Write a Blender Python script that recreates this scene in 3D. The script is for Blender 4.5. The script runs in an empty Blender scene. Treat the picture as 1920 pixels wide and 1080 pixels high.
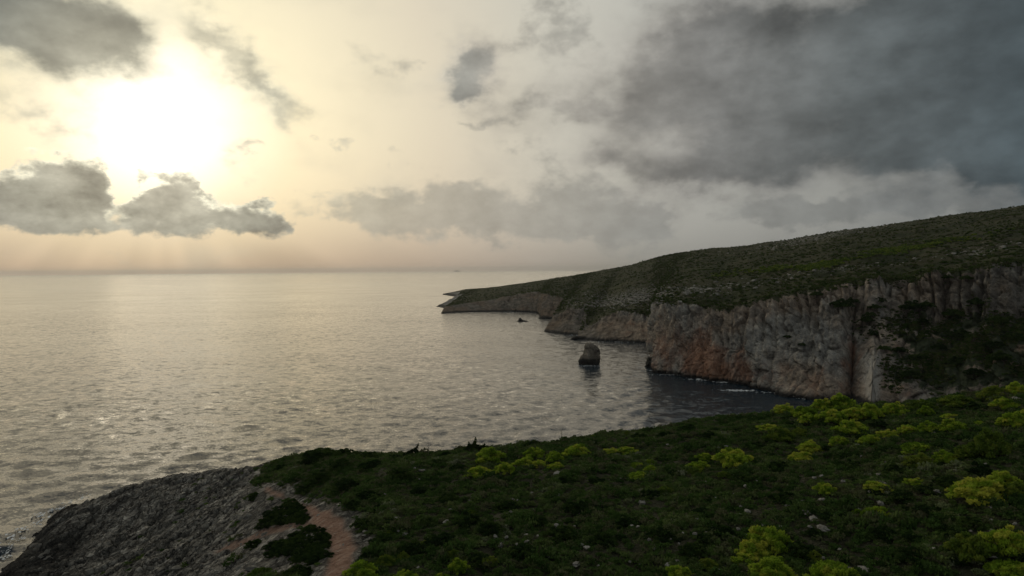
import bpy, math, random, time
import numpy as np
from mathutils import Vector, Matrix

T0 = time.time()
scene = bpy.context.scene
col = scene.collection
R = math.radians

# ------------------------------------------------------------------ camera
CAM_H = 50.0
FPX = 1297.0                      # focal length in pixels of a 1920 wide picture
PITCH = math.atan((540 - 506) / FPX)
ROLL = 0.0083
cam_data = bpy.data.cameras.new("camera")
cam = bpy.data.objects.new("camera", cam_data)
col.objects.link(cam)
cam_data.sensor_width = 36.0
cam_data.lens = FPX / 1920 * 36.0
cam_data.clip_start = 0.5
cam_data.clip_end = 90000
_f = np.array([0, math.cos(PITCH), -math.sin(PITCH)])
_u0 = np.array([0, math.sin(PITCH), math.cos(PITCH)])
_r0 = np.array([1.0, 0, 0])
_r = _r0 * math.cos(ROLL) - _u0 * math.sin(ROLL)
_u = _u0 * math.cos(ROLL) + _r0 * math.sin(ROLL)
cam.matrix_world = Matrix(((_r[0], _u[0], -_f[0], 0), (_r[1], _u[1], -_f[1], 0), (_r[2], _u[2], -_f[2], CAM_H), (0, 0, 0, 1)))
scene.camera = cam


def ray(px, py):
    """view direction (unit) of a photo pixel"""
    d = _f + _r * ((px - 960) / FPX) - _u * ((py - 540) / FPX)
    return d / np.linalg.norm(d)


def at_depth(px, py, Y):
    """world point on that ray at forward distance Y"""
    d = ray(px, py)
    return np.array([0, 0, CAM_H]) + d * (Y / d[1])


def at_z(px, py, z=0.0):
    d = ray(px, py)
    return np.array([0, 0, CAM_H]) + d * ((z - CAM_H) / d[2])


# ------------------------------------------------------------------ node helper
class V:
    """a value in a node tree; arithmetic on it adds nodes"""
    def __init__(s, nt, sock): s.nt, s.s = nt, sock
    def _m(s, op, *a, clamp=False):
        n = s.nt.nodes.new('ShaderNodeMath'); n.operation = op; n.use_clamp = clamp
        for i, x in enumerate((s,) + a):
            if isinstance(x, V): s.nt.links.new(x.s, n.inputs[i])
            else: n.inputs[i].default_value = x
        return V(s.nt, n.outputs[0])
    def __add__(s, o): return s._m('ADD', o)
    __radd__ = __add__
    def __sub__(s, o): return s._m('SUBTRACT', o)
    def __rsub__(s, o): return (s * -1.0) + o
    def __mul__(s, o): return s._m('MULTIPLY', o)
    __rmul__ = __mul__
    def __truediv__(s, o): return s._m('DIVIDE', o)
    def madd(s, a, b): return s._m('MULTIPLY_ADD', a, b)
    def exp(s): return s._m('EXPONENT')
    def pow(s, p): return s._m('POWER', p)
    def max(s, o): return s._m('MAXIMUM', o)
    def min(s, o): return s._m('MINIMUM', o)
    def clamp(s): return s._m('ADD', 0.0, clamp=True)
    def ss(s, a, b, lo=0.0, hi=1.0):
        n = s.nt.nodes.new('ShaderNodeMapRange'); n.interpolation_type = 'SMOOTHSTEP'
        s.nt.links.new(s.s, n.inputs[0])
        for i, x in enumerate((a, b, lo, hi)):
            if isinstance(x, V): s.nt.links.new(x.s, n.inputs[i + 1])
            else: n.inputs[i + 1].default_value = x
        return V(s.nt, n.outputs[0])
    def ramp(s, stops, interp='LINEAR'):
        n = s.nt.nodes.new('ShaderNodeValToRGB'); n.color_ramp.interpolation = interp
        e = n.color_ramp.elements
        while len(e) < len(stops): e.new(1.0)
        for el, (p, c) in zip(e, stops):
            el.position = p; el.color = (*c, 1)
        s.nt.links.new(s.s, n.inputs[0])
        return V(s.nt, n.outputs[0])


def vm(nt, op, a, b=None, c=None, scale=None, out=0):
    n = nt.nodes.new('ShaderNodeVectorMath'); n.operation = op
    for i, x in enumerate((a, b, c)):
        if x is None: continue
        if isinstance(x, V): nt.links.new(x.s, n.inputs[i])
        else: n.inputs[i].default_value = x
    if scale is not None:
        if isinstance(scale, V): nt.links.new(scale.s, n.inputs['Scale'])
        else: n.inputs['Scale'].default_value = scale
    return V(nt, n.outputs[1] if op in ('DOT_PRODUCT', 'LENGTH', 'DISTANCE') else n.outputs[0])


def mix(nt, fac, a, b, mode='MIX'):
    n = nt.nodes.new('ShaderNodeMix'); n.data_type = 'RGBA'; n.blend_type = mode; n.clamp_factor = True
    for s, x in ((n.inputs[0], fac), (n.inputs[6], a), (n.inputs[7], b)):
        if isinstance(x, V): nt.links.new(x.s, s)
        elif isinstance(x, tuple): s.default_value = (*x, 1)
        else: s.default_value = x
    return V(nt, n.outputs[2])


def noise(nt, vec, scale=1.0, detail=4.0, rough=0.5, dist=0.0, lac=2.0, color=False):
    n = nt.nodes.new('ShaderNodeTexNoise')
    if vec is not None: nt.links.new(vec.s, n.inputs['Vector'])
    n.inputs['Scale'].default_value = scale; n.inputs['Detail'].default_value = detail
    n.inputs['Roughness'].default_value = rough; n.inputs['Distortion'].default_value = dist
    n.inputs['Lacunarity'].default_value = lac
    return V(nt, n.outputs[1 if color else 0])


def combine(nt, x, y, z):
    n = nt.nodes.new('ShaderNodeCombineXYZ')
    for i, v in enumerate((x, y, z)):
        if isinstance(v, V): nt.links.new(v.s, n.inputs[i])
        else: n.inputs[i].default_value = v
    return V(nt, n.outputs[0])


def sep(nt, v):
    n = nt.nodes.new('ShaderNodeSeparateXYZ'); nt.links.new(v.s, n.inputs[0])
    return [V(nt, n.outputs[i]) for i in range(3)]


# ------------------------------------------------------------------ sky (hazy sunset behind broken cloud)
SUN_DIR = ray(292, 238)
SUN_EL = math.asin(SUN_DIR[2]); SUN_AZ = math.atan2(SUN_DIR[0], SUN_DIR[1])   # azimuth from +Y towards +X
world = bpy.data.worlds.new("World"); scene.world = world
world.use_nodes = True
EXPOSURE = 0.0
SKY_STRENGTH = 0.1


def build_sky():
    nt = world.node_tree; nt.nodes.clear()
    out = nt.nodes.new('ShaderNodeOutputWorld'); bg = nt.nodes.new('ShaderNodeBackground')
    nt.links.new(bg.outputs[0], out.inputs[0])
    tc = nt.nodes.new('ShaderNodeTexCoord'); d = V(nt, tc.outputs['Generated'])
    x, y, z = sep(nt, d)
    el = z._m('ARCSINE') * (180 / math.pi)
    az = x._m('ARCTAN2', y) * (180 / math.pi)
    sa = vm(nt, 'DOT_PRODUCT', d, tuple(SUN_DIR)).min(0.999999)._m('ARCCOSINE') * (180 / math.pi)    # angle to the sun
    a1 = sa / 180.0
    sky = nt.nodes.new('ShaderNodeTexSky'); sky.sky_type = 'NISHITA'; sky.sun_disc = False
    sky.sun_elevation = SUN_EL; sky.sun_rotation = SUN_AZ; sky.dust_density = 5.0; sky.air_density = 1.2
    nish = V(nt, sky.outputs[0])
    K = 1 / SKY_STRENGTH
    # thin high haze lit by the sun
    def st(lst): return [(p / 180, tuple(c * 0.1 for c in cc)) for p, cc in lst]
    veil = a1.ramp(st([(0, (1.9, 1.8, 1.55)), (3.5, (1.4, 1.34, 1.12)), (6.5, (.99, .95, .74)), (9.5, (.90, .84, .60)), (14, (.83, .765, .565)),
                       (21, (.72, .655, .515)), (30, (.59, .57, .49)), (42, (.46, .46, .425)), (55, (.32, .325, .30)), (75, (.29, .31, .30)), (180, (.24, .27, .30))]))
    hor = a1.ramp(st([(0, (.62, .46, .28)), (13, (.58, .395, .25)), (20, (.48, .345, .24)), (27, (.40, .315, .245)), (38, (.25, .235, .205)), (55, (.19, .195, .19)), (180, (.13, .145, .16))]))
    base = mix(nt, 0.95, vm(nt, 'SCALE', nish, scale=0.1), vm(nt, 'SCALE', veil, scale=10.0))
    hz = (el.max(0.0) * (-1 / 4.2)).exp()
    base = mix(nt, hz * 0.93, base, vm(nt, 'SCALE', hor, scale=10.0))
    # faint shafts fanning out below the low clouds
    phi = (az - math.degrees(SUN_AZ))._m('ARCTAN2', math.degrees(SUN_EL) - el)
    shaft = noise(nt, combine(nt, phi * 2.6, 0.0, 3.3), 1.0, 2.0, .5).ss(.3, .7, .86, 1.16)
    shaft = mix(nt, el.ss(1.0, 3.2, 1, 0) * sa.ss(14, 26, 1, 0), (1, 1, 1), combine(nt, shaft, shaft, shaft))
    base = vm(nt, 'MULTIPLY', base, shaft)
    # ---- cloud field: sums of soft ellipses broken up by fractal noise
    p = vm(nt, 'MULTIPLY', d, (1, 1, 1.55))
    wv = noise(nt, p, 7.0, 3.0, .55, color=True)
    wv2 = noise(nt, p, 26.0, 4.0, .6, color=True)
    ae = combine(nt, az, el, 0.0)
    ae = vm(nt, 'MULTIPLY_ADD', wv, (8.0, 5.0, 0), ae)
    ae = vm(nt, 'MULTIPLY_ADD', wv2, (4.0, 3.2, 0), ae)
    ae = vm(nt, 'SUBTRACT', ae, (6.0, 4.1, 0))

    def blobs(lst):
        tot = None
        for (px, py, rx, ry, rot, w) in lst:
            dd = ray(px, py); a_ = math.degrees(math.atan2(dd[0], dd[1])); e_ = math.degrees(math.asin(dd[2]))
            n = nt.nodes.new('ShaderNodeMapping'); n.vector_type = 'TEXTURE'
            nt.links.new(ae.s, n.inputs['Vector'])
            n.inputs['Location'].default_value = (a_, e_, 0); n.inputs['Rotation'].default_value = (0, 0, R(-rot))
            n.inputs['Scale'].default_value = (rx / 22.6, ry / 22.6, 1)
            v = V(nt, n.outputs[0])
            g = (vm(nt, 'DOT_PRODUCT', v, v) * -1.0).exp()
            tot = g * w if tot is None else g.madd(w, tot)
        return tot

    low = blobs(LOW_BANK); high = blobs(HIGH_CLOUDS); thin = blobs(THIN_CLOUDS)
    # the rest of the sky round the compass: broken overcast of the same kind
    away = sa.ss(62, 95)
    gen = noise(nt, p, 1.6, 3.0, .5).madd(2.2, -0.45) * away
    n1 = noise(nt, p, 9.0, 9.0, .56)
    n1b = noise(nt, vm(nt, 'MULTIPLY_ADD', tuple(SUN_DIR), (.022, .022, .03), p), 9.0, 9.0, .56)
    n2 = noise(nt, p, 34.0, 7.0, .6)
    lit = (n1 - n1b)                                         # > 0 on sides turned away from the sun
    # crisp low cumulus with flat bases
    flat = el.madd(1.0, n1 * 1.6).ss(2.3, 4.2)
    dl = (low * flat) + ((n1 - .5) * 2.0 + (n2 - .5) * 0.9) * low.ss(.04, .3)
    al = dl.ss(.34, el.ss(2.5, 5.0, .95, .60))
    n0 = noise(nt, p, 3.4, 3.0, .5); n1s = noise(nt, p, 8.0, 5.0, .48)
    dh = high + gen + (n1s - .5) * 1.4 + (n1 - .5) * .35 + (n0 - .5) * .5 + (n2 - .5) * .12
    ah = dh.ss(-.04, 1.08)
    deep = dh.ss(.45, 1.15)
    dt = thin + (n1 - .5) * 1.9 + (n2 - .5) * .6
    at = dt.ss(.14, .62)
    cl_low = a1.ramp(st([(0, (.60, .55, .42)), (5, (.42, .395, .31)), (9, (.32, .31, .25)), (14, (.30, .29, .245)), (22, (.30, .28, .24)), (40, (.2, .2, .19)), (180, (.1, .12, .14))]))
    cl_edge = a1.ramp(st([(0, (1.5, 1.4, 1.1)), (6, (1.05, 1.0, .76)), (12, (.76, .71, .55)), (25, (.47, .43, .37)), (45, (.29, .28, .26)), (60, (.19, .2, .2)), (180, (.15, .17, .19))]))
    cl_hi = a1.ramp(st([(0, (.9, .85, .65)), (7, (.40, .38, .3)), (12, (.17, .18, .16)), (20, (.24, .24, .215)), (30, (.27, .255, .225)), (42, (.165, .165, .157)), (52, (.10, .113, .115)), (63, (.06, .08, .09)), (80, (.10, .12, .13)), (180, (.16, .185, .21))]))
    cl_th = a1.ramp(st([(0, (.8, .75, .6)), (10, (.5, .48, .38)), (20, (.38, .36, .3)), (28, (.33, .315, .275)), (38, (.25, .25, .232)), (55, (.17, .18, .175)), (180, (.12, .14, .16))]))
    s10 = lambda c: vm(nt, 'SCALE', c, scale=10.0)
    shade = lambda c, k: vm(nt, 'SCALE', c, scale=(lit * -k + 1.0).max(.6).min(1.6))
    c = mix(nt, at * .68, base, shade(s10(cl_th), 1.6))
    hcol = mix(nt, deep, s10(mix(nt, .35, cl_edge, cl_hi)), s10(cl_hi))
    hcol = vm(nt, 'SCALE', hcol, scale=noise(nt, vm(nt, 'MULTIPLY', p, (1, 1, 1.5)), 5.0, 5.0, .5).ss(.25, .75, .66, 1.4))
    c = mix(nt, ah * .97, c, shade(hcol, 1.5))
    lcol = mix(nt, dl.ss(.38, .95).max(el.ss(3.2, 5.2, 1, 0)), s10(cl_edge), s10(cl_low))
    lcol = vm(nt, 'SCALE', lcol, scale=noise(nt, p, 16.0, 5.0, .55).ss(.3, .7, .80, 1.22))
    c = mix(nt, al * .92, c, shade(lcol, 3.2))
    # below the horizon the sea hides it; keep it dim
    c = mix(nt, el.ss(-3.0, -0.3), (.10, .10, .10), c)
    nt.links.new(vm(nt, 'SCALE', c, scale=K).s, bg.inputs[0])
    bg.inputs[1].default_value = SKY_STRENGTH


LOW_BANK = [(100, 350, 75, 48, 0, .95), (25, 395, 80, 45, 0, .9), (165, 400, 70, 42, 0, .8), (315, 375, 55, 48, 0, .85), (345, 340, 28, 26, 0, .6),
            (285, 345, 20, 22, 0, .4), (400, 410, 85, 38, 0, .95), (495, 408, 55, 34, 0, .75), (540, 422, 32, 18, 0, .5), (280, 438, 110, 16, 0, .32), (236, 352, 26, 34, 0, -.7), (222, 408, 30, 12, 0, -.3)]
HIGH_CLOUDS = [(80, 45, 150, 85, 0, 1.25), (170, 60, 70, 80, 0, .5), (370, 45, 100, 35, 30, .42), (450, 110, 90, 36, 40, .52), (520, 165, 55, 28, 45, .38), (540, 225, 28, 26, 40, .42),
               (896, 130, 58, 52, 0, 1.0), (850, 140, 60, 56, 0, .4), (870, 182, 48, 18, -10, .4),
               (1540, 180, 260, 100, 8, 1.0), (1850, 190, 170, 150, 0, .95), (1480, 50, 240, 95, 0, .5), (1330, 160, 150, 110, -10, .22), (1235, 190, 240, 165, -15, .42), (1120, 240, 200, 110, -10, .16), (1330, 338, 115, 38, 0, .72),
               (1130, 312, 90, 28, 0, .5), (1440, 285, 110, 50, 0, .42), (1880, 305, 150, 42, 0, .55), (1720, 60, 180, 60, 0, .45), (2060, 150, 200, 200, 0, 1.0)]
THIN_CLOUDS = [(640, 372, 85, 32, 0, .55), (770, 405, 120, 40, 0, .5), (860, 365, 90, 28, 0, .45), (920, 415, 130, 36, 0, .55), (1060, 400, 120, 45, 0, .6), (1170, 425, 110, 42, 0, .65),
               (1258, 415, 22, 20, 0, .4), (615, 277, 30, 12, 10, .5), (565, 275, 18, 10, 0, .3), (475, 275, 20, 8, 0, .3), (735, 140, 28, 24, 20, .3), (888, 240, 58, 8, 0, .4),
               (745, 290, 20, 18, 30, .3), (945, 292, 30, 12, 0, .3), (1055, 45, 60, 36, -10, .55), (1025, 188, 70, 34, -10, .55), (1090, 205, 60, 26, 0, .5),
               (1600, 395, 220, 24, 0, .6), (1870, 365, 150, 28, 0, .6), (1480, 400, 90, 30, 0, .4)]
build_sky()

# ------------------------------------------------------------------ sun seen through thin cloud
sun_data = bpy.data.lights.new("sun", 'SUN'); sun = bpy.data.objects.new("sun", sun_data); col.objects.link(sun)
sun_data.energy = 0.5; sun_data.angle = R(75); sun_data.color = (1.0, .86, .62)
sun.rotation_euler = Vector(tuple(SUN_DIR)).to_track_quat('Z', 'Y').to_euler()

vs = scene.view_settings
vs.view_transform = 'Standard'; vs.look = 'None'; vs.gamma = 1.0; vs.use_curve_mapping = False; vs.exposure = EXPOSURE
scene.render.engine = 'CYCLES'
cy = scene.cycles
cy.max_bounces = 6; cy.diffuse_bounces = 2; cy.glossy_bounces = 2; cy.transmission_bounces = 1; cy.volume_bounces = 0
cy.sample_clamp_indirect = 4.0
cy.use_denoising = True
world.cycles.sampling_method = 'MANUAL'; world.cycles.sample_map_resolution = 1024

# ------------------------------------------------------------------ numpy noise
_rng = np.random.default_rng(11)
_perm = _rng.permutation(1024).astype(np.int32)
_grad = _rng.normal(size=(1024, 3)).astype(np.float32)
_grad /= np.linalg.norm(_grad, axis=1, keepdims=True)


def pnoise(p):
    p = np.asarray(p, np.float32)
    i = np.floor(p).astype(np.int32); f = p - i
    w = f * f * f * (f * (f * 6 - 15) + 10)
    out = np.zeros(len(p), np.float32)
    for dx in (0, 1):
        hx = _perm[(i[:, 0] + dx) & 1023]; wx = w[:, 0] if dx else 1 - w[:, 0]
        for dy in (0, 1):
            hy = _perm[(hx + i[:, 1] + dy) & 1023]; wy = wx * (w[:, 1] if dy else 1 - w[:, 1])
            for dz in (0, 1):
                h = _perm[(hy + i[:, 2] + dz) & 1023]; g = _grad[h]
                out += wy * (w[:, 2] if dz else 1 - w[:, 2]) * (g[:, 0] * (f[:, 0] - dx) + g[:, 1] * (f[:, 1] - dy) + g[:, 2] * (f[:, 2] - dz))
    return out * 1.6


def fbm(p, octv=4, gain=.5, ridged=False, off=0.0):
    p = np.asarray(p, np.float32) + off; a = 1.0; s = 0; t = 0
    for _ in range(octv):
        n = pnoise(p)
        if ridged: n = 1 - 2 * np.abs(n)
        s = s + a * n; t += a; a *= gain; p = p * 2.03 + 17.3
    return s / t


def worley(p, jit=.9):
    """F1, F2 and a cell hash of a 3D cell noise"""
    p = np.asarray(p, np.float32); i = np.floor(p).astype(np.int32); f = p - i
    f1 = np.full(len(p), 9, np.float32); f2 = f1.copy(); cid = np.zeros(len(p), np.int32)
    for dx in (-1, 0, 1):
        for dy in (-1, 0, 1):
            for dz in (-1, 0, 1):
                h = _perm[(_perm[(_perm[(i[:, 0] + dx) & 1023] + i[:, 1] + dy) & 1023] + i[:, 2] + dz) & 1023]
                g = _grad[h] * (.5 * jit)
                d = np.sqrt((f[:, 0] - dx - .5 - g[:, 0]) ** 2 + (f[:, 1] - dy - .5 - g[:, 1]) ** 2 + (f[:, 2] - dz - .5 - g[:, 2]) ** 2)
                near = d < f1
                f2 = np.where(near, f1, np.minimum(f2, d)); cid = np.where(near, h, cid); f1 = np.where(near, d, f1)
    return f1, f2, cid


def sstep(x, a, b):
    t = np.clip((x - a) / (b - a), 0, 1); return t * t * (3 - 2 * t)


def grid_faces(nr, nc):
    a = (np.arange(nr - 1)[:, None] * nc + np.arange(nc - 1)[None, :]).ravel()
    return np.stack([a, a + 1, a + nc + 1, a + nc], 1)


def make_mesh(name, verts, quads, mats=(), smooth=True, attrs=None, tris=None):
    me = bpy.data.meshes.new(name)
    verts = np.asarray(verts, np.float32)
    me.vertices.add(len(verts)); me.vertices.foreach_set('co', verts.ravel())
    fs = np.asarray(quads if tris is None else tris, np.int32); k = fs.shape[1]
    me.loops.add(fs.size); me.loops.foreach_set('vertex_index', fs.ravel())
    me.polygons.add(len(fs)); me.polygons.foreach_set('loop_start', np.arange(0, fs.size, k, dtype=np.int32))
    me.polygons.foreach_set('loop_total', np.full(len(fs), k, np.int32))
    me.polygons.foreach_set('use_smooth', np.full(len(fs), smooth))
    for an, av in (attrs or {}).items():
        at = me.attributes.new(an, 'FLOAT', 'POINT'); at.data.foreach_set('value', np.asarray(av, np.float32))
    for m in mats: me.materials.append(m)
    me.update(calc_edges=True)
    return me


def link(name, me, label=None, category=None, group=None, kind=None, parent=None, loc=None):
    o = bpy.data.objects.new(name, me); col.objects.link(o)
    if label: o['label'] = label
    if category: o['category'] = category
    if group: o['group'] = group
    if kind: o['kind'] = kind
    if parent: o.parent = parent
    if loc is not None: o.location = tuple(float(v) for v in loc)
    return o


# ------------------------------------------------------------------ materials
def new_mat(name):
    m = bpy.data.materials.new(name); m.use_nodes = True; nt = m.node_tree
    b = nt.nodes['Principled BSDF']
    return m, nt, b


def attr(nt, name, typ='GEOMETRY'):
    n = nt.nodes.new('ShaderNodeAttribute'); n.attribute_type = typ; n.attribute_name = name
    return V(nt, n.outputs['Fac'])


def position(nt):
    return V(nt, nt.nodes.new('ShaderNodeNewGeometry').outputs['Position'])


def bump(nt, b, h, strength, dist):
    n = nt.nodes.new('ShaderNodeBump'); n.inputs['Strength'].default_value = strength; n.inputs['Distance'].default_value = dist
    nt.links.new(h.s, n.inputs['Height']); nt.links.new(n.outputs[0], b.inputs['Normal'])


def mat_water():
    m, nt, b = new_mat('sea_water')
    p = position(nt)
    b.inputs['IOR'].default_value = 1.333
    b.inputs['Base Color'].default_value = (.009, .021, .034, 1)
    b.inputs['Specular IOR Level'].default_value = .5
    # small ripples: random facet slopes finer than the mesh waves
    q = vm(nt, 'MULTIPLY', p, (.8, 1.0, 1.0))
    big = noise(nt, vm(nt, 'MULTIPLY', p, (.006, .010, 0.0)), 1.0, 3.0, .5)         # wind streaks
    band = noise(nt, vm(nt, 'MULTIPLY', p, (.00018, .0007, 0.0)), 1.0, 2.0, .5)     # far lanes of calmer water
    amp = big.ss(.3, .7, .75, 1.2)
    c1 = vm(nt, 'SUBTRACT', noise(nt, q, .42, 2.0, .6, color=True), (.5, .5, .5))
    c2 = vm(nt, 'SUBTRACT', noise(nt, q, 2.3, 2.0, .6, color=True), (.5, .5, .5))
    c0 = vm(nt, 'SUBTRACT', noise(nt, vm(nt, 'MULTIPLY', p, (.6, 1.0, 1.0)), .13, 2.0, .6, color=True), (.5, .5, .5))
    s = vm(nt, 'ADD', vm(nt, 'MULTIPLY', c0, (SEA_S0 * .6, SEA_S0, 0)), vm(nt, 'MULTIPLY', c1, (SEA_S1 * .6, SEA_S1, 0)))
    s = vm(nt, 'ADD', s, vm(nt, 'MULTIPLY', c2, (SEA_S2 * .7, SEA_S2, 0)))
    s = vm(nt, 'SCALE', s, scale=amp)
    gn = nt.nodes.new('ShaderNodeNewGeometry')
    nrm = vm(nt, 'NORMALIZE', vm(nt, 'ADD', V(nt, gn.outputs['Normal']), s))
    df = nt.nodes.new('ShaderNodeBsdfDiffuse'); gl = nt.nodes.new('ShaderNodeBsdfGlossy'); fr = nt.nodes.new('ShaderNodeFresnel'); ms = nt.nodes.new('ShaderNodeMixShader')
    fr.inputs[0].default_value = 1.333; df.inputs[0].default_value = (.010, .023, .036, 1); gl.inputs[0].default_value = (.93, .91, .88, 1)
    for n_ in (gl, fr): nt.links.new(nrm.s, n_.inputs['Normal'])
    nt.links.new((V(nt, fr.outputs[0]) * .80).s, ms.inputs[0]); nt.links.new(df.outputs[0], ms.inputs[1]); nt.links.new(gl.outputs[0], ms.inputs[2])
    nt.links.new(ms.outputs[0], nt.nodes['Material Output'].inputs[0])
    r = band.ss(.35, .65, .14, .21)
    nt.links.new(r.s, gl.inputs['Roughness'])
    return m


SEA_S0, SEA_S1, SEA_S2 = .27, .72, .60


def rock_nodes(nt, p, rough_scale=1.0):
    """weathered grey limestone colour"""
    a = noise(nt, p, .35 * rough_scale, 5.0, .6)
    c = a.ramp([(.30, (.115, .108, .098)), (.45, (.20, .19, .172)), (.58, (.30, .287, .26)), (.75, (.40, .385, .35))])
    f = noise(nt, p, 2.6 * rough_scale, 6.0, .65)
    c = mix(nt, .75, c, f.ramp([(.3, (.35, .35, .35)), (.5, (.95, .95, .95)), (.7, (1.35, 1.33, 1.3))]), 'MULTIPLY')
    return c, f


def mat_ground():
    """near headland: karst limestone, red earth on the trodden path, dark leaf litter under the scrub"""
    m, nt, b = new_mat('headland_ground'); p = position(nt)
    c, f = rock_nodes(nt, p, 1.5)
    c = mix(nt, 1.0, c, noise(nt, p, .07, 4.0, .6).ramp([(.3, (.78, .77, .74)), (.7, (1.5, 1.45, 1.36))]), 'MULTIPLY')
    wp = vm(nt, 'MULTIPLY_ADD', noise(nt, p, .8, 3.0, .6, color=True), (1.1, 1.1, 1.1), p)
    edge = None; hgt = noise(nt, p, 1.1, 10.0, .74)
    for sc_, wd, lo in ((.55, .10, .40), (1.5, .16, .55)):                # joints and broken faces of the limestone
        for ft in ('DISTANCE_TO_EDGE', 'F1'):
            vn = nt.nodes.new('ShaderNodeTexVoronoi'); vn.feature = ft; vn.inputs['Scale'].default_value = sc_; nt.links.new(wp.s, vn.inputs['Vector'])
            if ft == 'F1':
                tone = sep(nt, V(nt, vn.outputs['Color']))[0]
                c = vm(nt, 'SCALE', c, scale=tone.ss(0, 1, .72, 1.30)); hgt = hgt + tone * (.30 / sc_)
            else:
                e_ = V(nt, vn.outputs['Distance']).ss(0, wd, 0, 1)
                c = vm(nt, 'SCALE', c, scale=e_.ss(0, 1, lo, 1.0)); hgt = hgt + e_ * (.22 / sc_)
    crack = attr(nt, 'crack')
    c = mix(nt, crack.ss(.0, 1.0) * .8, c, (.055, .052, .045))
    dark = attr(nt, 'wet')
    c = mix(nt, dark * .92, c, (.022, .021, .018))
    soil = noise(nt, p, .9, 6.0, .65).ramp([(.3, (.030, .032, .015)), (.5, (.05, .05, .026)), (.7, (.085, .075, .045))])
    c = mix(nt, attr(nt, 'scrub'), c, soil)
    earth = noise(nt, p, 1.3, 7.0, .7).ramp([(.3, (.18, .098, .066)), (.47, (.31, .18, .125)), (.60, (.39, .25, .185)), (.72, (.50, .42, .35))])
    c = mix(nt, attr(nt, 'path'), c, earth)
    nt.links.new(c.s, b.inputs['Base Color']); b.inputs['Roughness'].default_value = .95
    b.inputs['Specular IOR Level'].default_value = .2
    bump(nt, b, hgt, 1.0, .6)
    return m


def mat_cliff():
    m, nt, b = new_mat('cliff_limestone'); p = position(nt)
    c, f = rock_nodes(nt, p, .55)
    c = vm(nt, 'SCALE', c, scale=1.12)
    pv = vm(nt, 'MULTIPLY', p, (1, 1, .16))
    streak = noise(nt, pv, .55, 5.0, .6)                       # vertical water stains
    c = mix(nt, .8, c, streak.ramp([(.28, (.45, .43, .40)), (.47, (.95, .94, .92)), (.6, (1.15, 1.12, 1.06)), (.75, (1.45, 1.42, 1.35))]), 'MULTIPLY')
    warm = noise(nt, p, .03, 4.0, .6)
    c = mix(nt, warm.ss(.38, .62) * .8, c, (1.10, .88, .72), 'MULTIPLY')
    c = mix(nt, attr(nt, 'brown') * .9, c, (.44, .405, .37), 'MULTIPLY')  # darker rock tone; on the cliff's right end it is painted shade
    red = attr(nt, 'red')
    rn = noise(nt, vm(nt, 'MULTIPLY', p, (1, 1, .35)), .16, 5.0, .62)
    rust = noise(nt, pv, 1.2, 4.0, .6).ramp([(.3, (.14, .058, .034)), (.5, (.27, .115, .062)), (.7, (.36, .21, .13))])
    c = mix(nt, (red + (rn - .5) * 1.6).ss(.22, .9) * .72, c, rust)
    pale = attr(nt, 'pale')
    c = mix(nt, (pale + (f - .5) * .8).ss(.3, .8) * .7, c, (.46, .43, .38))
    c = mix(nt, attr(nt, 'wet'), c, (.02, .019, .018))
    veg = (attr(nt, 'veg') + (noise(nt, p, .14, 6.0, .65) - .5) * 2.2).ss(.42, .62)
    green = noise(nt, p, .5, 6.0, .7).ramp([(.3, (.016, .022, .011)), (.5, (.032, .042, .020)), (.7, (.06, .07, .034))])
    c = mix(nt, veg, c, green)
    nt.links.new(c.s, b.inputs['Base Color']); b.inputs['Roughness'].default_value = .95
    b.inputs['Specular IOR Level'].default_value = .2
    bump(nt, b, noise(nt, p, .8, 9.0, .68), 1.0, .9)
    return m


def mat_hill():
    m, nt, b = new_mat('scrub_hillside'); p = position(nt)
    g = noise(nt, p, .045, 8.0, .66)
    c = g.ramp([(.30, (.022, .028, .013)), (.45, (.044, .050, .023)), (.55, (.064, .060, .033)), (.70, (.066, .076, .032))])
    spk = noise(nt, p, .33, 6.0, .72)
    c = mix(nt, .5, c, spk.ramp([(.34, (.35, .36, .34)), (.5, (.95, .95, .95)), (.66, (1.7, 1.7, 1.6))]), 'MULTIPLY')
    rk = (attr(nt, 'stony') + (noise(nt, p, .55, 5.0, .7) - .5) * 1.7)
    rc, f = rock_nodes(nt, p, .5)
    c = mix(nt, rk.ss(.62, .78), c, rc)
    yel = (attr(nt, 'bloom') + (noise(nt, vm(nt, 'MULTIPLY', p, (1, 1, 1)), .12, 5.0, .7) - .5) * 2.4)
    c = mix(nt, yel.ss(.5, .9) * .55, c, (.11, .125, .032))
    c = mix(nt, attr(nt, 'wet'), c, (.02, .019, .018))
    nt.links.new(c.s, b.inputs['Base Color']); b.inputs['Roughness'].default_value = 1.0
    b.inputs['Specular IOR Level'].default_value = .1
    bump(nt, b, noise(nt, p, .35, 8.0, .7), 1.0, 1.6)
    return m


def mat_leaf(name, stops, trans=.25, vary=.35, inst=False):
    m, nt, b = new_mat(name)
    oi = nt.nodes.new('ShaderNodeObjectInfo')
    p = position(nt)
    v = noise(nt, p, .9, 3.0, .6) * 1.0 + (V(nt, oi.outputs['Random']) - .5) * vary + (attr(nt, 'tuft') - .5) * .6
    c = v.ramp(stops)
    d = nt.nodes.new('ShaderNodeBsdfDiffuse'); t = nt.nodes.new('ShaderNodeBsdfTranslucent')
    ms = nt.nodes.new('ShaderNodeMixShader'); ms.inputs[0].default_value = trans
    nt.links.new(c.s, d.inputs[0]); nt.links.new(c.s, t.inputs[0])
    nt.links.new(d.outputs[0], ms.inputs[1]); nt.links.new(t.outputs[0], ms.inputs[2])
    nt.links.new(ms.outputs[0], nt.nodes['Material Output'].inputs[0])
    return m


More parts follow.
